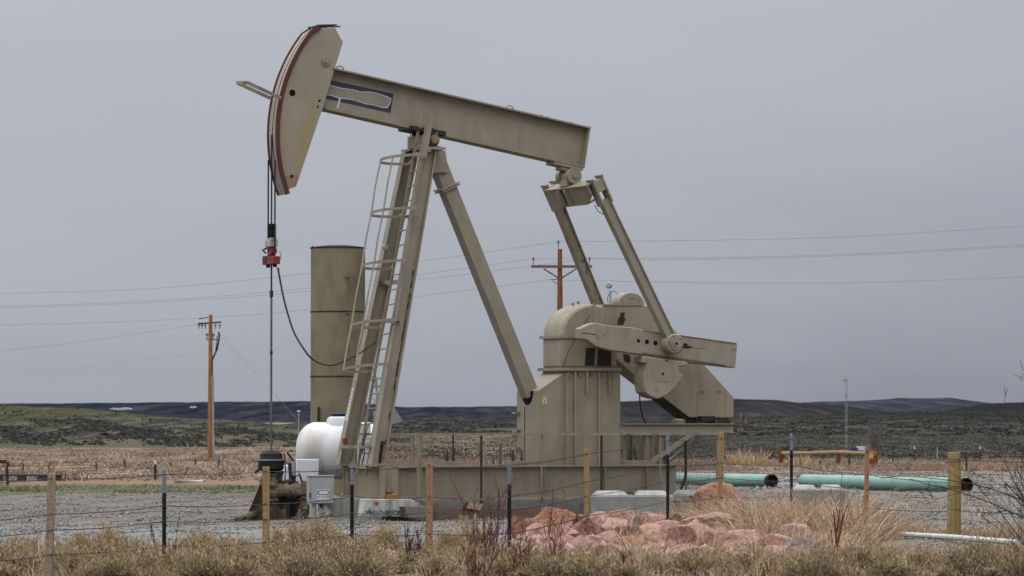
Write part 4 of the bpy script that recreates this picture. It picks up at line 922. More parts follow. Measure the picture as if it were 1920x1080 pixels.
mb = MB(); mb.tube([(0, 0, -.02), (0, 0, .56)], .05, 8); mb.tube([(.1, -.1, 1.0), (-.05, -.1, 1.22), (.05, -.1, 1.25)], .02, 6); mb.build('stand', M['rustplate'], wp_)

# white poly tank
YT = 75.5; pt_, g = wthing('poly_tank', 640, YT, 'large white plastic tank lying behind the front legs with navy lid', 'tank', rz=-.18)
s_ = F/YT; x0 = (557-640)/s_; x1 = (726-640)/s_; zc = at(640, 845, YT).z; ry = .56
mb = MB(); prof = []
Lh = (x1-x0)/2*1.02
for k in range(13): a = k/12*math.pi/2; prof.append((.57*math.sin(a)**.8, -Lh+.38*(1-math.cos(a))))
prof += [(.575, -.6), (.575, -.3), (.565, -.28), (.575, -.26), (.575, .3), (.565, .32), (.575, .34)]
for k in range(13): a = (1-k/12)*math.pi/2; prof.append((.57*math.sin(a)**.8, Lh-.38*(1-math.cos(a))))
mb.lathe(prof, ((x0+x1)/2, 0, zc), 40, (1, 0, 0)); sh = mb.build('shell', M['poly'], pt_, sharp=50)
nx_ = (638-640)/s_; zn = zc+.54
mb = MB(); mb.lathe([(.30, -.1), (.28, .08), (.25, .13), (.20, .15)], (nx_, 0, zn), 28); mb.build('neck', M['poly'], sh)
mb = MB(); mb.lathe([(.19, .15), (.19, .21), (.17, .22)], (nx_, 0, zn), 24); mb.build('lid', M['lid'], sh)
mb = MB()
for xx in (-.5, .5): mb.cut(); mb.box((x0+x1)/2+xx-.06, (x0+x1)/2+xx+.06, -.5, .5, 0, zc-.4)
mb.build('saddle', M['rustplate'], pt_)
# white control box seen between the legs, solar panel
cbx, g = wthing('control_panel', 683, 73.2, 'white control cabinet seen between the front legs of the pumpjack', 'control cabinet')
a = at(670, 905, 73.2)-g; b = at(694, 796, 73.2)-g; mb = MB(); mb.box(a.x, b.x, -.1, .15, .35, b.z); mb.build('cabinet', M['white'], cbx, bevel=.01)
mb = MB(); mb.box(a.x-.02, b.x+.02, -.12, .17, b.z, b.z+.02); mb.box(a.x, b.x, -.115, -.102, b.z-.36, b.z-.33); mb.tube([(0, 0, 0), (0, 0, .4)], .04, 8); mb.build('lip', M['white'], cbx)
spn, g = wthing('solar_panel', 722, 73.6, 'tilted pale solar panel on a pole behind the near front leg', 'solar panel')
a = lambda x, y: at(x, y, 73.6)-g
A_, B_, C_, D_ = a(731, 762), a(751, 792), a(700, 803), a(698, 772)
mb = MB(); nrm = Vector((.05, -.06, .03)); mb.add([A_, B_, C_+Vector((0, .5, 0)), D_+Vector((0, .4, 0)), A_+nrm, B_+nrm, C_+Vector((0, .5, 0))+nrm, D_+Vector((0, .4, 0))+nrm], [(3, 2, 1, 0), (4, 5, 6, 7), (0, 1, 5, 4), (1, 2, 6, 5), (2, 3, 7, 6), (3, 0, 4, 7)]); mb.build('panel', M['panelback'], spn)
mb = MB(); mb.tube([(-.15, .4, 0), (-.15, .4, a(700, 790).z)], .03, 8); mb.tube([(-.15, .4, a(700, 790).z), (-.2, .42, a(700, 706).z)], .025, 8); mb.build('pole', M['galv'], spn)
mb = MB(); c = a(699, 716); mb.lathe([(.05, 0), (.05, .12)], (c.x, .4, c.z), 10); c = a(696, 752); mb.cut(); mb.tube([Vector((c.x+.06*math.cos(t), .35, c.z+.06*math.sin(t))) for t in np.linspace(0, 6.2, 14)], .012, 6); mb.build('antenna', M['galv'], spn)

# tall olive tank
YO = 92; ot, g = wthing('treater_tank', 633, YO, 'tall olive brown cylindrical tank standing behind the pumpjack', 'tank')
a = at(582, 463, YO)-g; r_ = (684-582)/2/(F/YO); z1 = at(633, 464, YO).z; z2 = at(633, 585, YO).z; z3 = at(633, 706, YO).z
mb = MB(); mb.lathe([(r_, 0), (r_, z1-.001)], (0, 0, 0), 56); sh = mb.build('shell', M['olive'], ot)
mb = MB(); mb.lathe([(r_+.02, z1-.03), (r_+.02, z1), (.3, z1+.05)], (0, 0, 0), 56); mb.build('roof_rim', M['rustplate'], ot)
for z in (z2, z3):
    mb = MB(); mb.lathe([(r_+.012, z-.015), (r_+.012, z+.015)], (0, 0, 0), 56); mb.build('seam', M['rustplate'], sh)
mb = MB(); mb.tube([at(656, 508, YO-r_*.95)-g, at(656, 790, YO-r_*.95)-g], .008, 5); 
for x, y in ((652, 519), (668, 509), (652, 586), (651, 650)): c = at(x, y, YO-r_*.98)-g; mb.bar(c-Vector((.05, 0, 0)), c+Vector((.05, 0, 0)), .05, .02)
mb.build('sight_line', M['olive'], ot)
mb = MB(); mb.tube([at(597, 763, YO-r_*.85)-g, at(597, 800, YO-r_*.85)-g], .03, 6); mb.build('drain_pipe', M['dark'], ot)
c = at(586, 461, YO)-g; mb = MB(); mb.tube([c, c+Vector((0, 0, -.05))], .02, 6); mb.build('vent_stub', M['dark'], ot)

# lamp on thin mast behind the gear reducer
YL = 75; ll, g = wthing('mast_lamp', 1144, YL, 'small round pale lamp on a thin mast with looped cables behind the gear reducer', 'lamp')
a = lambda x, y: at(x, y, YL)-g
mb = MB(); mb.tube([Vector((a(1145, 560).x, 0, 0)), a(1144, 545)], .018, 8); mb.build('mast', M['galv'], ll)
mb = MB(); c = a(1142, 535); mb.lathe([(.03, -.05), (.065, -.02), (.07, .03), (.05, .06)], c, 16, (-.3, -1, .1)); mb.build('lamp_head', M['lamp'], ll)
mb = MB(); c = a(1150, 553); mb.tube([c+Vector((.06*math.cos(t)*(1+.2*math.sin(2*t)), 0, .08*math.sin(t))) for t in np.linspace(0, 7.5, 26)], .006, 4); mb.tube([a(1145, 545), a(1139, 558), a(1140, 568)], .006, 4); mb.build('cable_loop', M['slate'], ll)

# ================================================================ utility poles and lines
def insulator(mb, p, h=.35, r=.03): mb.lathe([(r*.5, 0), (r*.5, h*.6), (r*1.6, h*.7), (r, h*.8), (r*1.7, h*.9), (r, h)], p, 8)
Y1 = 155; p1, g = wthing('utility_pole', 1050, Y1, 'red brown wooden utility pole with crossarm rising behind the gear reducer', 'utility pole')
a = lambda x, y, Y=Y1: at(x, y, Y)-g
mb = MB(); mb.tube([(0, 0, -.2), Vector((0, 0, a(1050, 560).z)), Vector((0, 0, a(1050, 467).z))], [.16, .115, .09], 14); mb.build('pole', M['polered'], p1)
mb = MB(); mb.bar(a(996, 500)+Vector((0, -.16, 0)), a(1110, 500)+Vector((0, -.16, 0)), .1, .11); arm = mb.build('crossarm', M['armwood'], p1)
for s in (-1, 1):
    mb = MB(); mb.bar(a(1050+31*s, 504)+Vector((0, -.17, 0)), a(1050+4*s, 521)+Vector((0, -.15, 0)), .03, .05); mb.build('brace', M['dark'], p1)
for x, y in ((1000, 499), (1105, 499), (1047, 467)):
    mb = MB(); insulator(mb, a(x, y)+Vector((0, -.16 if y > 480 else 0, 0)), .36); mb.build('insulator', M['insul'], p1)
mb = MB(); mb.bar(a(1033, 524), a(1048, 524), .04, .03); mb.bar(a(1036, 526), a(1048, 535), .03, .03); mb.build('neutral_bracket', M['dark'], p1)
Y2 = 230; p2, g = wthing('utility_pole', 394, Y2, 'orange brown utility pole with grey riser pipe standing in the tan field at left', 'utility pole')
a = lambda x, y, Y=Y2: at(x, y, Y)-g
mb = MB(); mb.tube([(0, 0, -.2), Vector((0, 0, a(393, 590).z))], [.17, .11], 14); mb.build('pole', M['poleorange'], p2)
mb = MB(); mb.tube([Vector((.2, -.05, 0)), a(398, 705)+Vector((.02, -.05, 0))], .085, 10); mb.build('riser_pipe', M['galv'], p2)
mb = MB(); mb.tube([a(398, 705), a(398, 675), a(401, 668), a(407, 655), a(411, 635), a(410, 622)], .05, 6); mb.tube([a(398, 672), a(404, 660), a(407, 640), a(407, 630)], .03, 6); mb.build('riser_cable', M['dark'], p2)
mb = MB(); mb.bar(a(371, 607), a(415, 604), .1, .1); mb.bar(a(373, 598), a(390, 595), .07, .06); arm = mb.build('crossarm', M['slate'], p2)
for x in (373, 379, 385, 404, 412):
    mb = MB(); insulator(mb, a(x, 617), .3, .05); mb.build('insulator', M['insul'], p2)
mb = MB(); mb.bar(a(387, 637), a(412, 637), .06, .05); mb.build('lower_arm', M['dark'], p2)
for x in (388, 400, 411):
    mb = MB(); insulator(mb, a(x, 636), .35, .06); mb.build('cutout', M['insul'], p2)
def line(pts, r, label, grp='overhead power lines'):
    """pts: (px,py,Y)"""
    ps = [at(*p) for p in pts]; mb = MB(); o = ps[0]
    mb.tube(smooth(ps, 8), r, 5); ob = mb.build('power_line', M['wirefar'], None, off=o); ob.location = o
    tag(ob, label, 'power line', grp)
YY = Y1
line([(-120, 553, YY+30), (250, 543, YY+20), (500, 521, YY+12), (800, 488, YY+5), (1047, 453, YY)], .0075, 'topmost overhead wire running left from the tip of the red brown pole')
line([(1047, 453, YY), (1280, 451, YY+5), (1500, 447, YY+10), (1720, 437, YY+16), (2050, 414, YY+25)], .0075, 'topmost overhead wire running right from the tip of the red brown pole')
line([(-120, 577, YY+30), (200, 568, YY+22), (500, 548, YY+12), (760, 518, YY+5), (1000, 485, YY)], .0075, 'overhead wire running left from the left end of the crossarm')
line([(-120, 580, YY+30), (200, 571, YY+22), (500, 553, YY+12), (800, 523, YY+5), (1105, 485, YY)], .0075, 'overhead wire running left from the right end of the crossarm')
line([(1000, 485, YY), (1200, 484, YY+5), (1400, 482, YY+9), (1650, 474, YY+16), (2050, 451, YY+25)], .0075, 'overhead wire running right from the left end of the crossarm')
line([(1105, 485, YY), (1240, 487, YY+5), (1420, 484, YY+9), (1660, 476, YY+16), (2050, 454, YY+25)], .0075, 'overhead wire running right from the right end of the crossarm')
line([(-120, 611, YY+30), (180, 605, YY+22), (500, 588, YY+12), (780, 556, YY+5), (1034, 524, YY)], .0075, 'lowest overhead wire running left from the bracket of the red brown pole')
line([(1048, 525, YY), (1250, 529, YY+5), (1450, 531, YY+9), (1680, 528, YY+16), (2050, 514, YY+25)], .0075, 'lowest overhead wire running right from the bracket of the red brown pole')
line([(-150, 672, Y2+40), (120, 645, Y2+20), (372, 608, Y2)], .009, 'thin wire running left from the crossarm of the orange brown pole')
line([(-150, 712, Y2+40), (130, 690, Y2+20), (388, 660, Y2)], .005, 'very faint low wire left of the orange brown pole', 'overhead power lines')
line([(412, 628, Y2), (480, 700, Y2-2), (560, 790, Y2-4)], .009, 'guy wire slanting down right from the orange brown pole')

# ================================================================ fence
FP = [  # px, top, base row, kind, material, width, label
    (97, 888, 1092, 'stake', 'stakepale', 'pale square wooden fence stake nearest the left edge'),
    (308, 880, 1064, 't', None, 'dark green steel fence post standing in brush far left, white tip'),
    (499, 875, 1066, 'stake', 'stake', 'yellow pine fence stake in front of the wellhead'),
    (660, 867, 1046, 't', None, 'dark green steel fence post with pale tip beside the ladder foot'),
    (805, 868, 1062, 'stake', 'stakeorange', 'orange pine fence stake in front of the painted block'),
    (955, 865, 1052, 't', None, 'dark green steel fence post with pale blue tip left of the orange boulders'),
    (1100, 842, 1012, 'stake', 'stake', 'yellow pine fence stake below the pedestal among pink rocks'),
    (1252, 817, 1006, 't', None, 'tall dark green steel fence post rising from the rock pile'),
    (1353, 810, 990, 'stake', 'stake', 'tall yellow pine stake in front of the big rear boulder'),
    (1484, 812, 985, 't', None, 'dark green steel post with pale tip between the two aqua pipes'),
    (1626, 836, 1000, 'stake', 'stakeorange', 'thin orange pine stake in front of the second aqua pipe'),
    (1789, 848, 1012, 'log', 'postyellow', 'thick round yellow green wooden corner post at right'),
]
posts = []
for k, (px, ty, by, kind, mt, lab) in enumerate(FP):
    Y = gy(by); g = gpt(px, Y); lean = {0: -6, 1: 0, 2: 0, 8: -6, 10: -3}.get(k, 0)
    top = at(px, ty, Y)-g; nm = {'stake': 'fence_stake', 't': 'steel_fence_post', 'log': 'corner_post'}[kind]
    ob = thing(nm, g, lab, 'fence post', 'posts of the near barbed wire fence')
    top.x = 0; bx = lean/(F/Y)
    if kind == 'stake':
        w = {0: .088, 2: .085, 4: .085, 6: .085, 8: .085, 10: .07}[k]
        mb = MB(); mb.bar((bx, 0, -.15), top, w, w, (0, 1, 0)); mb.build('stake', M[mt], ob, bevel=.006)
    elif kind == 't':
        zt2 = top.z-.30; mb = MB()
        mb.bar((0, 0, -.15), (0, 0, zt2), .05, .008, (0, 1, 0)); mb.bar((0, -.02, -.15), (0, -.02, zt2), .008, .035, (0, 1, 0))
        for j in range(int(zt2/.055)): mb.box(-.022, .022, -.045, -.037, .05+j*.055, .07+j*.055)
        mb.build('post', M['tposts'], ob)
        mb = MB(); mb.bar((0, 0, zt2), top, .05, .008, (0, 1, 0)); mb.bar((0, -.02, zt2), (0, -.02, top.z), .008, .035, (0, 1, 0))
        for j in range(5): mb.box(-.022, .022, -.045, -.037, zt2+.02+j*.055, zt2+.035+j*.055)
        mb.build('painted_tip', M['tpostw'], ob)
    else:
        mb = MB(); mb.tube([(-.01, 0, -.15), (0, 0, .7), top+Vector((0, 0, -.01)), top], [.108, .103, .10, .092], 20); lg = mb.build('post', M['postyellow'], ob)
        mb = MB()
        for zf in (.93, .90, .62, .60, .36):
            z = top.z*zf; mb.cut(); mb.tube([(.106*math.cos(t), .106*math.sin(t), z+.012*math.sin(t)) for t in np.linspace(0, 2*math.pi, 20)], .005, 4, cap=False)
        mb.build('wire_wrap', M['wire'], ob)
    posts.append((g, top, Y))
# barbed strands attached post to post
WY = [  # picture heights at each post, per strand
    [897, 889, 884, 878, 874, 872, 851, 825, 822, 824, 846, 862],
    [964, 948, 945, 931, 932, 931, 903, 872, 868, 872, 890, 905],
    [994, 977, 974, 963, 960, 957, 930, 902, 896, 902, 918, 921],
    [1040, 1023, 1017, 1002, 1001, 1000, 967, 940, 932, 930, 952, 958]]
nm4 = ['top', 'second', 'third', 'bottom']
for si, row in enumerate(WY):
    pts = []
    for k, y in enumerate(row):
        g, top, Y = posts[k]; px = FP[k][0]; p = at(px, y, Y-.06); pts.append(p)
    pts = [pts[0]+(pts[0]-pts[1])*.9]+pts+[pts[-1]+Vector((3, -1.2, -.05))]
    full = []
    for i in range(len(pts)-1):
        n_ = 10
        for j in range(n_):
            t = j/n_; p = pts[i].lerp(pts[i+1], t); p.z -= .025*4*t*(1-t)*random.uniform(.8, 1.1); full.append(p)
    full.append(pts[-1]); mb = MB(); mb.tube(full, .0048, 4)
    for i in range(len(full)-1):
        seg = full[i+1]-full[i]; m = max(1, int(seg.length/.11))
        for j in range(m):
            c = full[i].lerp(full[i+1], j/m); 
            for w in range(2):
                d = Vector((random.uniform(-1, 1), random.uniform(-1, 1), random.uniform(-1, 1))).normalized()*.015; mb.bar(c-d, c+d, .004, .004)
    ob = mb.build('barbed_wire', M['wire'], None, off=full[0], sharp=180); ob.location = full[0]
    tag(ob, nm4[si]+' strand of barbed wire along the near fence', 'barbed wire', 'strands of the near fence')

# ================================================================ aqua pipes, log rail fence, far things
def pipe(xa, ya, Ya, xb, yb_, Yb, r, label):
    A = at(xa, ya, Ya); B = at(xb, yb_, Yb); A.z = gz(Ya)+r; B.z = gz(Yb)+r; o = (A+B)/2; o.z = 0
    t = thing('aqua_pipe', o, label, 'pipe', 'aqua coated pipes'); ax_ = (B-A).normalized(); L_ = (B-A).length
    mb = MB(); n = 36; prof = [(r, 0), (r, L_), (r-.02, L_), (r-.02, L_-1.2), (.001, L_-1.2)]
    mb.lathe(prof, A-o, n, ax_); mb.build('pipe', M['aqua'], t, sharp=60)
    mb = MB(); mb.lathe([(r-.021, L_-1.1), (r-.021, L_+.004), (r+.003, L_+.004), (r+.003, L_-.14), (r+.0025, L_-.14), (r-.022, L_-.13)], A-o, n, ax_); mb.build('bare_end', M['rustplate'], t, sharp=60); return t
pipe(1180, 893, 110, 1448, 893, 102, .18, 'first aqua pipe lying on gravel, its open end just right of the skid')
pipe(1508, 903, 101, 1812, 908, 92.5, .185, 'second aqua pipe, longer one lying at right behind the corner post')
def log_thing(px, ty, by, Y, label, w=.2):
    g = gpt(px, Y); t = thing('log_post', g, label, 'fence post', 'log fence beyond the gravel road'); h = at(px, ty, Y).z-g.z
    mb = MB(); mb.tube([(0, 0, -.1), (0, 0, h)], w/2*1.1, 12); mb.build('log', M['logrust'], t); return g, h
YR = 205
g1_, h1 = log_thing(1464, 839, 870, YR, 'rust brown log post at the left end of the log rail', .24)
g2_, h2 = log_thing(1572, 838, 877, YR-8, 'rust brown log post at the middle of the log rail', .24)
g3_, h3 = log_thing(1641, 839, 879, YR-14, 'rust brown log post at the right end of the log rail', .24)
for (xa, ya, Ya, xb, yb2, Yb, lab) in ((1468, 850, YR, 1572, 848, YR-8, 'honey coloured horizontal log rail between left and middle posts'), (1572, 848, YR-8.3, 1641, 850, YR-14, 'honey coloured horizontal log rail between middle and right posts')):
    A, B = at(xa, ya, Ya-.2), at(xb, yb2, Yb-.2); mb = MB(); mb.tube([A, (A+B)/2+Vector((0, 0, -.02)), B], [.11, .10, .11], 10); ob = mb.build('log_rail', M['logpale'], None, off=A); ob.location = A; tag(ob, lab, 'log rail', 'log rails')
mk, g = wthing('marker_post', 1634, YR-15, 'yellow and red marker post beside the log fence', 'marker')
a = lambda x, y: at(x, y, YR-15)-g
mb = MB(); mb.box(-.1, .1, -.02, .02, .35, a(1634, 851).z); mb.build('board', M['yellow'], mk)
mb = MB(); mb.box(-.11, .11, -.03, .03, 0, .35); mb.build('foot', M['red'], mk)
fars = [(15, 866, 906, 'dark'), (291, 863, 898, 'dark'), (42, 866, 888, 'logrust'), (93, 868, 888, 'logrust'), (180, 866, 886, 'logrust'), (233, 862, 878, 'dark'), (319, 866, 878, 'dark'), (366, 860, 876, 'dark'), (410, 860, 876, 'dark'),
        (1385, 841, 858, 'galv'), (1427, 839, 858, 'galv'), (1539, 863, 876, 'dark'), (1592, 850, 877, 'dark'), (1674, 838, 872, 'dark'), (1715, 837, 869, 'dark'), (1758, 838, 868, 'galv'), (1812, 848, 886, 'tposts'), (1838, 837, 868, 'dark'), (1883, 852, 868, 'galv')]
where = ['beside the dark tank skid at the left edge', 'with white tip in the tan field above the left steel post', 'behind the dark skid, first of a faint row at left', 'behind the dark skid, second of the faint row at left', 'in the tan field right of the dark skid',
         'thin dark one in the field between the two left stakes', 'thin dark one left of the orange brown pole', 'thin dark one just left of the orange brown pole foot', 'thin dark one just right of the orange brown pole foot',
         'small pale one right of the mesh guard end', 'small leaning pale one left of the log rail', 'short dark one under the left log rail', 'short dark one right of the middle log post', 'thin dark one right of the marker', 'grey one with pale top right of the log fence',
         'pale one just left of the thick corner post', 'dark green one just right of the thick corner post', 'far dark one with pale top right of the corner post', 'far pale one near the bare shrub']
for k, (px, ty, by, mt) in enumerate(fars):
    Y = float(np.interp(by, [858, 868, 878, 888, 898, 906], [285, 225, 180, 152, 122, 106])); g = gpt(px, Y); t = thing('field_fence_post', g, 'distant fence post '+where[k], 'fence post', 'posts of the far field fences')
    h = at(px, ty, Y).z-g.z; mb = MB(); w = .075 if mt != 'tposts' else .07; mb.bar((0, 0, -.1), (random.uniform(-.04, .04), 0, h*.8), w, w, (0, 1, 0)); mb.build('post', M[mt], t)
    mb = MB(); mb.bar((0, 0, h*.8), (0, 0, h), w, w, (0, 1, 0)); mb.build('tip', M['white' if k in (1, 14, 17) else mt], t)
# far mast, cabin, antenna tower at the left horizon
YM = 385; mst, g = wthing('radio_mast', 1587, YM, 'tall thin radio mast on the dark slope at right', 'mast')
h = at(1587, 706, YM).z-g.z; mb = MB()
for k in range(3): a = k*2.094; mb.tube([(.12*math.cos(a), .12*math.sin(a), -.5), (.09*math.cos(a), .09*math.sin(a), h)], .022, 4)
for k in range(int(h/.35)): z = k*.35; mb.tube([(.12*math.cos(k*2.094), .12*math.sin(k*2.094), z), (.12*math.cos((k+1)*2.094), .12*math.sin((k+1)*2.094), z+.35)], .014, 3)
mb.build('lattice', M['galv'], mst)
mb = MB(); mb.lathe([(.2, -.1), (.2, .1)], (-.2, 0, h-.4), 10); mb.box(-.15, .15, -.1, .1, h*.72, h*.72+.25); mb.build('dish', M['galv'], mst)
cbn, g = wthing('equipment_hut', 1612, 330, 'small white and blue equipment hut at the foot of the far mast', 'hut')
a = lambda x, y: at(x, y, 330)-g
mb = MB(); mb.box(a(1607, 840).x, a(1620, 840).x, -1, 1, 0, a(1612, 837).z); mb.build('white_section', M['white'], cbn)
mb = MB(); mb.box(a(1593, 840).x, a(1607, 840).x-.01, -1, 1, 0, a(1612, 839).z); mb.build('blue_section', M['slate'], cbn)
ts, g = wthing('tank_skid', 70, 118, 'long low dark steel skid with openings lying at the left edge', 'steel skid')
a = lambda x, y: at(x, y, 118)-g
mb = MB(); z_ = a(70, 889).z; mb.box(a(-60, 0).x, a(118, 0).x, -.3, .3, z_-.06, z_)
for x0, x1 in ((-60, 8), (38, 52), (76, 92)): mb.box(a(x0, 0).x, a(x1, 0).x, -.28, .28, 0, z_-.06)
mb.box(a(92, 0).x, a(118, 0).x, -.2, .2, z_-.2, z_-.06); mb.build('frame', M['slate'], ts)
bx_, g = wthing('rusty_box', 3, 165, 'dark rusty trough end poking in at the left edge of the field', 'trough')
a = lambda x, y: at(x, y, 165)-g; mb = MB(); mb.box(a(-60, 0).x, a(14, 0).x, -.4, .4, a(0, 869).z, a(0, 862).z); mb.build('trough', M['rustplate'], bx_)
mb = MB(); mb.box(a(-40, 0).x, a(-30, 0).x, -.2, .2, 0, a(0, 869).z); mb.build('support', M['rustplate'], bx_)
sc2, g = wthing('pale_tarp_strip', 350, 112, 'pale strip of sheet lying on the bare soil right of the left steel post', 'sheet')
a = lambda x, y: at(x, y, 112)-g; mb = MB(); mb.box(a(331, 0).x, a(384, 0).x, -.5, .5, .02, .10); mb.jitter(.03).build('sheet', M['panelback'], sc2)
for px, py, lab in ((456, 852, 'pink survey flag in the tan field left of the tank'),):
    f_, g = wthing('survey_flag', px, 175, lab, 'flag'); mb = MB(); mb.tube([(0, 0, 0), (0, 0, .9)], .01, 4); mb.build('stake', M['stake'], f_)
    mb = MB(); mb.bar((0, 0, .80), (.16, .05, .78), .01, .12, (0, 0, 1)); mb.build('flag', M['pink'], f_)
st_, g = wthing('white_stub_post', 560, 128, 'thin stub pole left of the white tank', 'post'); a = at(560, 772, 128)-g
mb = MB(); mb.tube([(0, 0, 0), (0, 0, a.z)], .02, 6); mb.build('pole', M['galv'], st_); mb = MB(); mb.lathe([(.06, 0), (.06, .05)], (0, 0, a.z), 8); mb.build('cap', M['white'], st_)
# white lying pipe
A = at(1692, 1009, gy(1010)); B = at(1906, 1025, gy(1027)); A.z = .07; B.z = .08; mb = MB(); mb.tube([A, A.lerp(B, .5)+Vector((0, 0, .01)), B], .042, 10); ob = mb.build('white_pipe', M['pvc'], None, off=A); ob.location = A; tag(ob, 'thin white plastic pipe lying in the dry grass below the corner post', 'pipe')
# snow patches
for k, (px, py, w, lab) in enumerate(((226, 767, 44, 'larger'), (362, 764, 12, 'smaller'))):
    Y = 3250+0*k; p = at(px, py, Y); V = []
    mb = MB(); ww = w/2/(F/Y); prof = [(-ww, 0), (-ww*.6, 1.2), (-ww*.1, .8), (ww*.4, 1.5), (ww*.8, .7), (ww, 0), (0, -.9)]
    mb.prism([(a_, b_*(1 if k == 0 else .8)) for a_, b_ in prof], -5, 5); ob = mb.build('snow', M['snow'], None); ob.location = p; tag(ob, None, None, None, 'structure')

# ================================================================ boulders
def boulder(px, by, w, h, mat, lab, seed, Y=None, dep=.8):
    Y = Y or gy(by); g = gpt(px, Y); s = F/Y; rr = random.Random(seed)
    import bmesh
    bm = bmesh.new(); bmesh.ops.create_icosphere(bm, subdivisions=4, radius=1)
    pl = []
    for k in range(13):
        d = Vector((rr.gauss(0, 1), rr.gauss(0, 1), rr.gauss(0, 1))).normalized(); pl.append((d, rr.uniform(.46, .86)))
    for v in bm.verts:
        for d, t in pl:
            e_ = v.co.dot(d)
            if e_ > t: v.co -= d*(e_-t)
    from mathutils import noise as mn
    for v in bm.verts:
        q_ = v.co*2.2+Vector((seed, 0, 0)); v.co += v.co.normalized()*(.08*mn.noise(q_)+.05*mn.noise(q_*2.7)+.03*mn.noise(q_*6))
    xs = [v.co.x for v in bm.verts]; zs = [v.co.z for v in bm.verts]
    sx = w/s/(max(xs)-min(xs)); sz = (h*1.25)/s/(max(zs)-min(zs))
    for v in bm.verts: v.co = Vector((v.co.x*sx, v.co.y*sx*dep, v.co.z*sz))
    zmin = min(v.co.z for v in bm.verts); 
    for v in bm.verts: v.co.z -= zmin+.2*h*1.25/s
    me = bpy.data.meshes.new('boulder'); bm.to_mesh(me); bm.free(); me.materials.append(M[mat])
    for p in me.polygons: p.use_smooth = True
    me.set_sharp_from_angle(angle=R(24))
    o = bpy.data.objects.new('boulder', me); COL.objects.link(o); o.location = g; tag(o, lab, 'boulder', 'pink and orange boulders by the fence')
M['rubble'] = island('pink broken stone', [(0, (.22, .11, .09)), (.5, (.38, .24, .20)), (1, (.50, .38, .33))])
BL = [(1035, 1012, 98, 56, 'rockorange', 'broad orange boulder, tallest one at the left end of the rock pile'), (977, 1014, 50, 42, 'rockorange', 'orange boulder touching the steel post at the left end of the pile'),
      (1090, 1016, 74, 42, 'rockred', 'reddish boulder just left of the yellow stake in the pile'), (1156, 1014, 66, 40, 'rockpink', 'rounded pink boulder just right of the yellow stake'),
      (1168, 998, 62, 40, 'rockpink', 'pointed pink boulder at the back of the pile right of the yellow stake'), (1200, 1006, 36, 36, 'rockred', 'upright dark red boulder leaning against the pointed pink one'),
      (1235, 1000, 66, 36, 'rockpink', 'pale pink boulder left of the tall steel post'), (1268, 1002, 50, 34, 'rockred', 'dark red flat boulder just right of the tall steel post'),
      (1276, 1032, 56, 42, 'rockred', 'deep red boulder at the foot of the tall steel post'), (1347, 1040, 88, 42, 'rockpink', 'flat topped pink slab lying low in front of the pile'),
      (1338, 972, 100, 62, 'rockorange', 'big orange red boulder standing alone behind the tall stake'), (1492, 1022, 58, 38, 'rockpink', 'pink pointed boulder above the grey one at the right'),
      (1503, 1046, 70, 36, 'rockgrey', 'grey mauve boulder at the right side of the rocks'), (1590, 1006, 66, 46, 'rockorange', 'rosy boulder half hidden in grass left of the thin orange stake'),
      (1330, 1004, 112, 40, 'rockpink', 'wide mauve pink boulder behind the flat pink slab'), (1120, 1030, 50, 24, 'rockpink', 'low pink stone under the yellow stake'),
      (1180, 1034, 58, 26, 'rockorange', 'low orange stone at the front middle of the pile'), (1226, 1026, 54, 28, 'rockpink', 'low pink stone left of the deep red boulder'),
      (1140, 1046, 60, 26, 'rockpink', 'lowest pink stone at the front left of the pile'), (1305, 985, 64, 26, 'rockorange', 'thin bright orange stone on top behind the tall steel post'),
      (1070, 1034, 56, 26, 'rockpink', 'low pink stone in front of the reddish boulder'), (1020, 1030, 60, 26, 'rockpink', 'low pink stone in front of the broad orange boulder'),
      (1562, 1046, 50, 24, 'rockpink', 'small pink stone right of the grey mauve boulder'), (1440, 1036, 70, 30, 'rockred', 'reddish stone half buried in grass left of the grey mauve boulder'),
      (1625, 1050, 70, 24, 'rockpink', 'low rosy stone farthest right in the dry grass'), (1400, 1012, 60, 30, 'rockpink', 'pink stone in dry grass right of the wide mauve one'), (1095, 992, 52, 26, 'rockred', 'small red stone at the back left of the yellow stake'),
      (720, 1066, 56, 34, 'rockpink', 'lone pale pink stone half hidden in brush left of the orange stake'), (1385, 1062, 64, 26, 'rockpink', 'pinkish stone in the brush below the flat pink slab')]
BL += [(1120, 1003, 60, 40, 'rockpink', 'mauve pink boulder directly behind the yellow stake'), (1215, 1018, 60, 34, 'rockpink', 'pink boulder between the rounded one and the tall steel post'), (1010, 1018, 60, 34, 'rockpink', 'pale pink stone leaning on the broad orange boulder'),
       (1060, 1020, 56, 34, 'rockpink', 'pink stone wedged between orange and reddish boulders'), (1310, 1020, 74, 36, 'rockpink', 'mauve stone between the deep red boulder and the flat pink slab'), (1255, 1012, 56, 34, 'rockpink', 'pink stone right behind the deep red boulder'),
       (1185, 1020, 56, 32, 'rockred', 'dull red stone in the middle of the heap'), (1395, 1030, 70, 34, 'rockpink', 'rosy stone at the right end of the flat pink slab'), (1370, 1000, 70, 34, 'rockpink', 'pale rosy stone behind the foot of the tall pine stake'), (1150, 1026, 56, 28, 'rockpink', 'pale stone in front of the rounded pink boulder'),
       (1290, 1048, 66, 26, 'rockpink', 'low rosy stone in front of the deep red boulder'), (1460, 1050, 64, 26, 'rockpink', 'low rosy stone left below the grey mauve boulder')]
for k, (px, by, w, h, mt, lab) in enumerate(BL): boulder(px, by, w*1.06, h*1.12, mt, lab, 11+k*7)

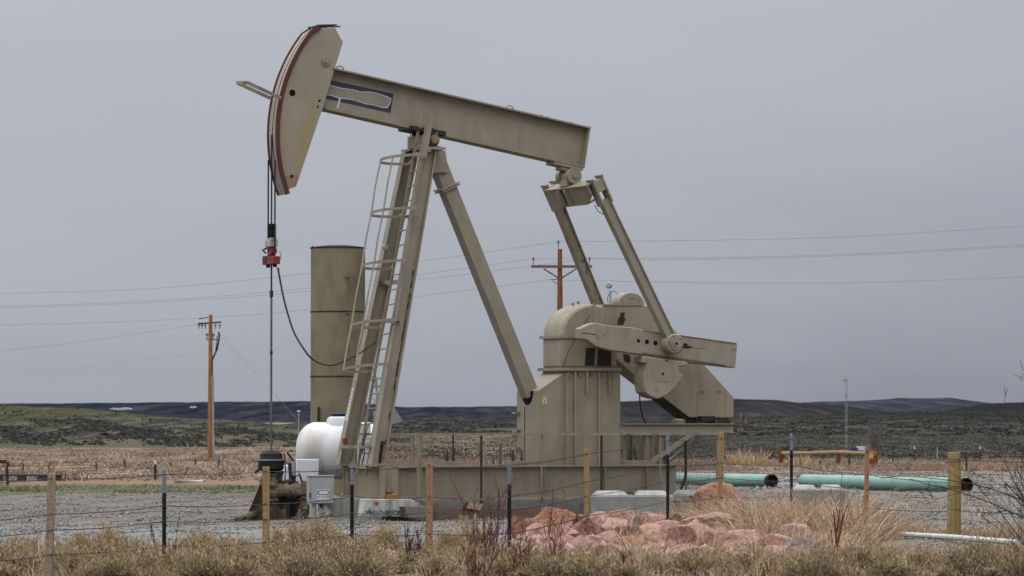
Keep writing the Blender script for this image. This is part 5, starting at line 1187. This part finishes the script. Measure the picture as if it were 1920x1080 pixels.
# ================================================================ gravel stones
def stones(name, N, sampler, size, mat, seed, on=None):
    r = np.random.default_rng(seed); X, Y = sampler(r, N); N = len(X)
    base = np.array([(1, 0, 0), (-1, 0, 0), (0, 1, 0), (0, -1, 0), (0, 0, 1), (0, 0, -1), ], float)
    F8 = np.array([(0, 2, 4), (2, 1, 4), (1, 3, 4), (3, 0, 4), (2, 0, 5), (1, 2, 5), (3, 1, 5), (0, 3, 5)])
    s = size*r.lognormal(0, .35, N); P3 = base[None]*np.stack([s*r.uniform(.7, 1.3, N), s*r.uniform(.7, 1.3, N), s*r.uniform(.5, .9, N)], -1)[:, None, :]
    P3 += r.uniform(-.3, .3, P3.shape)*s[:, None, None]; a = r.uniform(0, 6.28, N); c, q_ = np.cos(a)[:, None], np.sin(a)[:, None]
    xx = P3[..., 0]*c-P3[..., 1]*q_; yy = P3[..., 0]*q_+P3[..., 1]*c
    Z = np.interp(Y, [0, 95, 130, 180, 230, 400], [0, 0, -.25, -.55, -.85, -1.5])+.035*np.sin(X*1.7+Y*.9)*np.sin(Y*.7-X*.6)
    if on is not None:
        bpy.context.view_layer.update(); Z = np.array([(lambda h: h[1].z if h[0] else -50)(on.ray_cast((float(a_), float(b_), 200.), (0, 0, -1))) for a_, b_ in zip(X, Y)])
    V = np.stack([xx+X[:, None], yy+Y[:, None], P3[..., 2]+Z[:, None]+s[:, None]*.2], -1).reshape(-1, 3)
    Fc = (F8[None]+(np.arange(N)*6)[:, None, None]).reshape(-1, 3); o = fast_mesh(name, V, Fc, None, [M[mat]]); tag(o, kind='stuff'); return o
def band(y0, y1, x0, x1, p=1.):
    def f(r, N):
        Y = y0+(y1-y0)*r.uniform(0, 1, N)**p; px = r.uniform(x0, x1, N); return (px-960)/F*Y, Y
    return f
o = stones('gravel', 46000, band(60, 97, -60, 1980, 1.2), .017, 'stones', 1); tag(o, 'coarse brownish grey gravel covering the well pad', 'gravel')
o = stones('road_gravel', 26000, band(49.5, 63, -60, 1980), .012, 'stonelight', 2); tag(o, 'finer light grey gravel strip between pumpjack and brush', 'gravel')
o = stones('far_gravel', 9000, band(97, 150, 1180, 1980), .032, 'stones', 3); tag(o, 'gravel of the access road beyond the aqua pipes', 'gravel')

def heap(r, N):
    Y = r.uniform(50.5, 61, N); px = r.normal(1190, 130, N); k = (px > 950) & (px < 1470); return ((px-960)/F*Y)[k], Y[k]
o = stones('gravel', 2200, heap, .085, 'rubble', 5); tag(o, 'broken pink rubble between the boulders', 'rubble')
M['sagebush'] = island('sagebrush crowns', [(0, (.018, .019, .017)), (.5, (.032, .032, .027)), (.9, (.05, .048, .04)), (1, (.09, .08, .06))])
def slope(y0, y1, x0, x1, f=.12, th=-.1):
    def g(r, N):
        Y = r.uniform(y0, y1, N); px = r.uniform(x0, x1, N); v = np.sin(px*.021+Y*.03)+np.sin(px*.05-Y*.05+1)+.6*np.sin(px*.13+Y*.11); k = v+r.normal(0, .8, N) > th
        return ((px-960)/F*Y)[k], Y[k]
    return g
o = stones('vegetation', 15000, slope(410, 590, -60, 900), .15, 'sagebush', 71, HILL1); tag(o, 'dark sagebrush dotted over the lower green slope', 'sagebrush')
o = stones('vegetation', 2200, slope(590, 750, -60, 900, th=.6), .16, 'sagebush', 73, HILL1); tag(o, 'sparse sagebrush near the crest of the green slope', 'sagebrush')
o = stones('vegetation', 20000, slope(720, 1480, 600, 2000), .27, 'sagebush', 72, HILL2); tag(o, 'dark sagebrush covering the wide middle slope', 'sagebrush')
# ================================================================ vegetation
def blades(name, roots, dirs, H, Wd, mats, idx, droop=.3, r=None, kind='stuff'):
    """each blade: base quad + tip triangle"""
    r = r or rng; N = len(roots); d = dirs/np.linalg.norm(dirs, axis=1, keepdims=True)
    side = np.cross(d, r.normal(0, 1, (N, 3))*np.array([.4, 1, .4])); side /= np.linalg.norm(side, axis=1, keepdims=True)+1e-9
    bend = r.normal(0, 1, (N, 3))*droop*H[:, None]*.35; bend[:, 2] = -abs(bend[:, 2])*.6
    mid = roots+d*H[:, None]*.55+bend*.25; tip = roots+d*H[:, None]+bend
    w = Wd[:, None]/2
    V = np.stack([roots-side*w, roots+side*w, mid+side*w*.75, mid-side*w*.75, tip], 1).reshape(-1, 3); b = np.arange(N)*5
    q = np.stack([b, b+1, b+2, b+3], -1); t = np.stack([b+3, b+2, b+4], -1)
    return fast_mesh(name, V, t, q, mats, idx, idx)
def clump_field(name, centers, nper, rad, hh, spread, wid, mats, mixp, droop, label, cat, seed, kind='stuff', up=.55):
    r = np.random.default_rng(seed); C = np.repeat(centers, nper, 0); n = len(C); sc = np.repeat(r.uniform(.45, 1.4, len(centers)), nper)
    a = r.uniform(0, 6.283, n); rr = np.sqrt(r.uniform(0, 1, n))*rad*sc
    roots = C+np.stack([rr*np.cos(a), rr*np.sin(a), np.zeros(n)-.02], -1)
    lean = spread*(rr/(rad*sc)*.9+r.normal(0, .25, n)); dirs = np.stack([np.cos(a)*lean, np.sin(a)*lean, np.ones(n)*up+.4], -1)
    H = hh*sc*r.uniform(.45, 1.1, n); idx = r.choice(len(mats), n, p=mixp)
    o = blades(name, roots, dirs, H, wid*r.uniform(.6, 1.4, n), mats, idx, droop, r); tag(o, label, cat, kind=kind); return o
def cz(X, Y): return np.stack([X, Y, np.interp(Y, [0, 95, 130, 180, 230, 400, 700], [0, 0, -.25, -.55, -.85, -1.5, -2])], -1)
def scatter(seed, N, y0, y1, x0, x1, keep=None):
    r = np.random.default_rng(seed); Y = r.uniform(y0, y1, N); px = r.uniform(x0, x1, N)
    if keep is not None: k = keep(px, Y, r); Y = Y[k]; px = px[k]
    return cz((px-960)/F*Y, Y)
def rabbit(name, centers, n1, rad, hgt, label, seed, tipw=.009, mats=('brush', 'twiggy', 'brushtip')):
    """rounded brush: fine stems fanning from the root, each ending in short pale tufts"""
    r = np.random.default_rng(seed); C = np.repeat(centers, n1, 0); n = len(C); s = np.repeat(r.uniform(.38, 1.4, len(centers)), n1)
    a = r.uniform(0, 6.283, n); th = np.arccos(1-r.uniform(0, .82, n)); d = np.stack([np.sin(th)*np.cos(a), np.sin(th)*np.sin(a), np.cos(th)], -1)
    L_ = s*r.uniform(.55, 1.05, n); ends = C+d*(L_[:, None]*np.array([rad, rad, hgt])); st = C+d*(L_[:, None]*np.array([rad, rad, hgt]))*r.uniform(.1, .5, n)[:, None]
    dv = ends-st; H = np.linalg.norm(dv, axis=1)
    stems_i = r.choice([0, 1], n, p=[.6, .4])
    o1 = blades(name, st, dv, H, np.full(n, .008), [M[m] for m in mats], stems_i, .25, r)
    # tufts
    k = 6; E = np.repeat(ends, k, 0); m = len(E); dd = np.repeat(d, k, 0)+r.normal(0, .55, (m, 3)); dd[:, 2] += .6
    E = E-np.repeat(dv, k, 0)*r.uniform(0, .7, m)[:, None]+r.normal(0, .012, (m, 3))
    sp = np.repeat(np.repeat(r.uniform(0, 1, len(centers)), n1), k)
    ti = np.where(r.uniform(0, 1, m) < .25+.65*sp, 2, 0)
    o2 = blades(name+'_tips', E, dd, r.uniform(.018, .06, m), np.full(m, tipw), [M[q] for q in mats], ti, .2, r)
    # join data
    bpy.context.view_layer.update()
    return o1, o2
def join_meshes(a, b):
    import bmesh
    bm = bmesh.new(); bm.from_mesh(a.data); bm.from_mesh(b.data); bm.to_mesh(a.data); bm.free(); m = b.data; bpy.data.objects.remove(b); bpy.data.meshes.remove(m); return a
# foreground brush
c1 = scatter(21, 270, 43.2, 50.2, -80, 2000, lambda px, Y, r: (Y < np.where((px > 930) & (px < 1480), 46.0, 47.2)) | ((px < 760) & (r.uniform(0, 1, len(px)) < .6)))
a, b = rabbit('vegetation', c1, 150, .36, .35, '', 31); o = join_meshes(a, b); tag(o, 'olive and yellow rabbitbrush thicket along the bottom of the picture', 'brush', kind='stuff')
cx = cz(np.array([(x-960)/F*y for x, y in ((525, 50.5), (560, 50.2), (600, 50.6), (640, 50.3), (205, 50), (150, 49.5), (880, 50), (840, 49.6), (680, 49.8), (380, 49.6), (430, 48.8), (100, 49), (845, 50.8), (30, 47), (265, 49.5), (720, 48.5))]),
        np.array([50.5, 50.2, 50.6, 50.3, 50, 49.5, 50, 49.6, 49.8, 49.6, 48.8, 49, 50.8, 47, 49.5, 48.5]))
a, b = rabbit('vegetation', cx, 300, .32, .54, '', 33, mats=('brushtip', 'brush', 'brushtip')); o = join_meshes(a, b); tag(o, 'taller golden tufts of rabbitbrush behind the near fence line', 'brush', kind='stuff')
clump_field('dry_grass', scatter(41, 700, 43.2, 52, -60, 1980, lambda px, Y, r: (Y < 49.5) | (px > 930)), 34, .25, .20, .9, .007, [M['straw'], M['twiggy'], M['brush'], M['strawpink']], [.3, .3, .15, .25], .8, 'low dry grass and twigs between the brush', 'dry grass', 42)
clump_field('dry_grass', scatter(141, 420, 43.4, 51, -60, 1980, lambda px, Y, r: (Y < 47) | (px < 880)), 16, .10, .42, .45, .006, [M['straw'], M['strawpink'], M['twiggy']], [.5, .3, .2], .9, 'taller single straw stems standing out of the brush', 'dry grass', 142)
clump_field('dry_grass', scatter(143, 60, 44, 50, -60, 1980), 120, .28, .36, .9, .007, [M['straw'], M['brushtip']], [.7, .3], 1.2, 'pale bleached grass patches in the brush', 'dry grass', 144)
clump_field('dry_grass', scatter(145, 46, 50, 54.5, 1180, 1640), 90, .24, .42, .9, .007, [M['straw'], M['strawpink']], [.7, .3], 1.2, 'golden tufts in front of and between the boulders', 'dry grass', 146)
# tall straw grass on the right
clump_field('dry_grass', scatter(43, 200, 55.5, 63.5, 1300, 1640, lambda px, Y, r: ((px > 1385) | (Y > 61))), 95, .30, .72, .95, .0075, [M['straw'], M['strawpink'], M['twiggy']], [.6, .3, .1], 1.5, 'tall pale straw grass beside the rock pile', 'dry grass', 44)
clump_field('dry_grass', scatter(45, 620, 47.5, 61, 1400, 2000, lambda px, Y, r: ((px > 1640) & ((Y < 50) | (Y > 57.5))) | ((px <= 1640) & ((Y < 50.5) | (Y > 56)))), 50, .25, .26, .8, .007, [M['straw'], M['strawpink'], M['twiggy']], [.4, .45, .15], .8, 'knee high pinkish tan grass filling the right foreground', 'dry grass', 46)
clump_field('dry_grass', scatter(47, 70, 54, 62, 1110, 1330), 36, .2, .45, .6, .007, [M['straw'], M['strawpink']], [.6, .4], 1.0, 'thin dry grass in front of the concrete blocks', 'dry grass', 48)
clump_field('dry_grass', scatter(49, 60, 48.5, 52, 940, 1420), 40, .16, .16, .8, .008, [M['straw'], M['brush'], M['strawpink']], [.45, .3, .25], .8, 'short tufts growing between the boulders', 'dry grass', 50)
clump_field('dry_grass', scatter(51, 60, 50, 54, 20, 900), 40, .18, .26, .8, .007, [M['straw'], M['twiggy'], M['brushtip']], [.4, .35, .25], .8, 'scattered dry tufts at the edge of the light gravel', 'dry grass', 52)
# middle distance
clump_field('green_grass', scatter(53, 1500, 92, 106, -80, 700, lambda px, Y, r: r.uniform(0, 1, len(px)) < .15+.75*(np.sin(px*.03)*np.sin(px*.011+Y*.4) > -.1)), 9, .22, .10, .9, .022, [M['greengrass'], M['farstraw']], [.75, .25], .5, 'strip of short green grass beyond the gravel at left', 'grass', 54)
clump_field('dry_grass', scatter(55, 8000, 120, 410, -100, 800), 9, 1.3, .13, 2.2, .06, [M['fieldveg'], M['fieldveg2']], [.65, .35], .7, 'tan and mauve dry grass of the left field', 'dry grass', 56)
clump_field('dry_grass', scatter(155, 700, 118, 400, -100, 800, lambda px, Y, r: np.sin(px*.02+Y*.05)+np.sin(px*.007-Y*.09) > .2), 40, .7, .42, 1.6, .03, [M['fieldveg2'], M['twiggy'], M['strawpink']], [.5, .25, .25], .8, 'mauve scrub tufts scattered over the left field', 'scrub', 156)
clump_field('dry_grass', scatter(57, 3000, 155, 240, 1150, 2000), 12, .7, .2, 1.5, .035, [M['fieldveg'], M['fieldveg2']], [.7, .3], .7, 'tan grass strip beyond the gravel road at right', 'dry grass', 58)
clump_field('dry_grass', scatter(59, 2000, 130, 240, 700, 1180), 12, .6, .22, 1.5, .035, [M['fieldveg'], M['fieldveg2']], [.6, .4], .7, 'tan grass seen through the mesh guards', 'dry grass', 60)
clump_field('vegetation', scatter(61, 7000, 235, 800, 700, 2100), 12, 1.3, .26, 2.0, .06, [M['sageveg'], M['fieldveg2']], [.93, .07], .5, 'dark sagebrush flat at the foot of the right slopes', 'sagebrush', 62)
clump_field('weeds', scatter(63, 90, 62, 92, 1380, 1900), 22, .25, .16, 1.0, .012, [M['straw'], M['twiggy'], M['brush']], [.5, .3, .2], .7, 'small weeds on the gravel in front of the aqua pipes', 'weeds', 64)
clump_field('dry_grass', cz(np.array([(x-960)/F*y for x, y in ((1383, 190), (1388, 188), (1493, 185), (1500, 183), (1508, 186), (1418, 195))]), np.array([190, 188, 185, 183, 186, 195.])), 90, .3, .8, .5, .03, [M['straw']], [1], .6, 'upright straw tufts by the log rail', 'dry grass', 66)

# individual shrubs
def branch(mb, p, d, L_, r, depth, rr, curve=.25, kids=3, minr=.0035):
    n = 5; pts = [p.copy()]; dd = d.normalized(); rs = [r]
    for i in range(n):
        dd = (dd+Vector((rr.uniform(-1, 1), rr.uniform(-1, 1), rr.uniform(-.5, 1)))*curve*.35).normalized(); p = p+dd*L_/n; pts.append(p.copy()); rs.append(max(minr, r*(1-.7*(i+1)/n)))
    mb.tube(pts, rs, 4, cap=False)
    if depth > 0:
        for k in range(kids):
            i = rr.randint(1, n); nd = (dd+Vector((rr.uniform(-1, 1), rr.uniform(-1, 1), rr.uniform(-.2, .9)))*.65); branch(mb, pts[i], nd, L_*rr.uniform(.4, .65), max(minr, rs[i]*.75), depth-1, rr, curve, kids, minr)
def shrub(px, by, topy, n, spread, mat, lab, seed, cat='shrub', r=.012, depth=2, kids=3, name='bare_shrub', leanx=0):
    Y = gy(by) if by < 1095 else 43.5; g = gpt(px, Y); t = thing(name, g, lab, cat, 'bare shrubs'); H = at(px, topy, Y).z-g.z; rr = random.Random(seed)
    mb = MB()
    for k in range(n):
        d = Vector((rr.gauss(leanx, spread), rr.gauss(0, spread), 1)); branch(mb, Vector((rr.uniform(-.08, .08), rr.uniform(-.08, .08), -.03)), d, H*rr.uniform(.45, .95), r*rr.uniform(.7, 1.2), depth, rr, .22, kids)
    mb.build('stems', M[mat], t, sharp=180); return t
shrub(925, 1078, 930, 7, .16, 'redtwig', 'red stemmed willow shrub, tallest one left of the steel post by the boulders', 1)
shrub(975, 1085, 985, 6, .2, 'redtwig', 'red stemmed shrub spreading just right of the steel post', 2)
shrub(1040, 1080, 962, 4, .15, 'redtwig', 'slim red stemmed shrub in front of the broad orange boulder', 3)
shrub(890, 1090, 1000, 6, .25, 'redtwig', 'low red stemmed shrub at the bottom left of the willow group', 4)
shrub(1568, 1062, 925, 2, .05, 'redtwig', 'single dark red stalk standing in the straw left of the orange stake', 5, r=.014, kids=4, depth=1)
shrub(1555, 1060, 935, 1, .04, 'redtwig', 'second dark red stalk just beside the taller one', 15, r=.013, kids=4, depth=1)
shrub(315, 1062, 982, 6, .25, 'bark', 'grey twiggy shrub round the foot of the left steel post', 6, kids=3)
shrub(770, 1065, 985, 7, .25, 'darktwig', 'dark bare twiggy shrub left of the orange stake', 7)
shrub(900, 1072, 975, 4, .18, 'darktwig', 'thin dark shrub between orange stake and willow', 8)
shrub(1180, 1078, 1010, 3, .2, 'redtwig', 'small reddish twigs in front of the rock pile', 9)
shrub(690, 1000+70, 990, 2, .1, 'bark', 'two thin pale stalks right of the steel post beside the ladder', 10, depth=1, kids=2, r=.007)
# big bare shrub at right edge
Yb = 44.2; g = gpt(1985, Yb); t = thing('bare_shrub', g, 'large dark bare shrub arching in from the right edge', 'shrub', 'bare shrubs'); mb = MB(); rr = random.Random(12)
for k in range(30):
    d = Vector((rr.gauss(-.22, .26), rr.gauss(0, .3), 1)); branch(mb, Vector((rr.uniform(-.25, .3), rr.uniform(-.2, .2), -.03)), d, rr.uniform(.5, 1.25), .012*rr.uniform(.6, 1.2), 2, rr, .22, 3, .003)
a = lambda x, y: at(x, y, Yb)-g
for pts, r_ in (([(1960, 985), (1900, 962), (1850, 940), (1790, 920), (1740, 908), (1705, 898)], .010), ([(1970, 960), (1900, 932), (1850, 914), (1790, 902), (1700, 893), (1650, 897)], .009), ([(1960, 1010), (1900, 900), (1880, 850), (1866, 815), (1860, 785)], .007),
                ([(1950, 850), (1900, 835), (1850, 826), (1800, 815), (1790, 812)], .005), ([(1960, 900), (1920, 800), (1900, 770), (1870, 755)], .005), ([(1960, 930), (1890, 912), (1850, 898), (1800, 880), (1760, 860)], .005),
                ([(1800, 925), (1760, 935), (1730, 950)], .004), ([(1960, 720), (1930, 712), (1900, 702)], .004)):
    ps = smooth([a(*p) for p in pts], 4); k = len(ps); mb.tube(ps, [r_*(1-.6*i/k) for i in range(k)], 5)
    for j in range(5): i = rr.randint(k//4, k-2); branch(mb, ps[i], Vector((rr.uniform(-1, .2), rr.uniform(-.5, .5), rr.uniform(-.2, 1))), rr.uniform(.12, .3), r_*.45, 1, rr, .3, 2, .0025)
mb.build('stems', M['darktwig'], t, sharp=180)
# far bare tree and weathered stalks behind guards
Yt = 330; g = gpt(1641, Yt); t = thing('bare_tree', g, 'small leafless bushy tree standing alone before the dark right slope', 'tree')
mb = MB(); rr = random.Random(5); mb.tube([(0, 0, -.3), (0, 0, .6)], [.15, .1], 6)
mb.build('trunk', M['bark'], t); mb = MB(); H = at(1641, 801, Yt).z-g.z
for k in range(34): branch(mb, Vector((rr.uniform(-.4, .4), 0, .1)), Vector((rr.gauss(0, .22), rr.gauss(0, .25), 1)), H*rr.uniform(.5, .8), .02, 2, rr, .2, 3, .007)
mb.build('crown', paint('faded pale twigs', (.24, .20, .19), rough=.9), t, sharp=180)
for px, ty, by, lab in ((938, 830, 872, 'short square wooden post seen through the mesh left of the pedestal'), (925, 852, 872, 'lower dark wooden post beside the square one behind the mesh')):
    Y = 108; g = gpt(px, Y); t = thing('wooden_stub', g, lab, 'post'); h = at(px, ty, Y).z-g.z; mb = MB(); mb.bar((0, 0, -.1), (0, 0, h), .09, .09, (0, 1, 0)); mb.build('post', M['board'], t, bevel=.01)

# a thing of one piece is that one mesh
bpy.context.view_layer.update()
kids = {}
for o in bpy.data.objects:
    if o.parent: kids.setdefault(o.parent.name, []).append(o)
for e in [o for o in bpy.data.objects if o.type == 'EMPTY' and not o.parent]:
    ch = kids.get(e.name, [])
    if len(ch) == 1:
        c = ch[0]; nm = e.name.split('.')[0]; c.parent = None; c.matrix_world = e.matrix_world.copy()
        for k in e.keys(): c[k] = e[k]
        bpy.data.objects.remove(e); c.name = nm
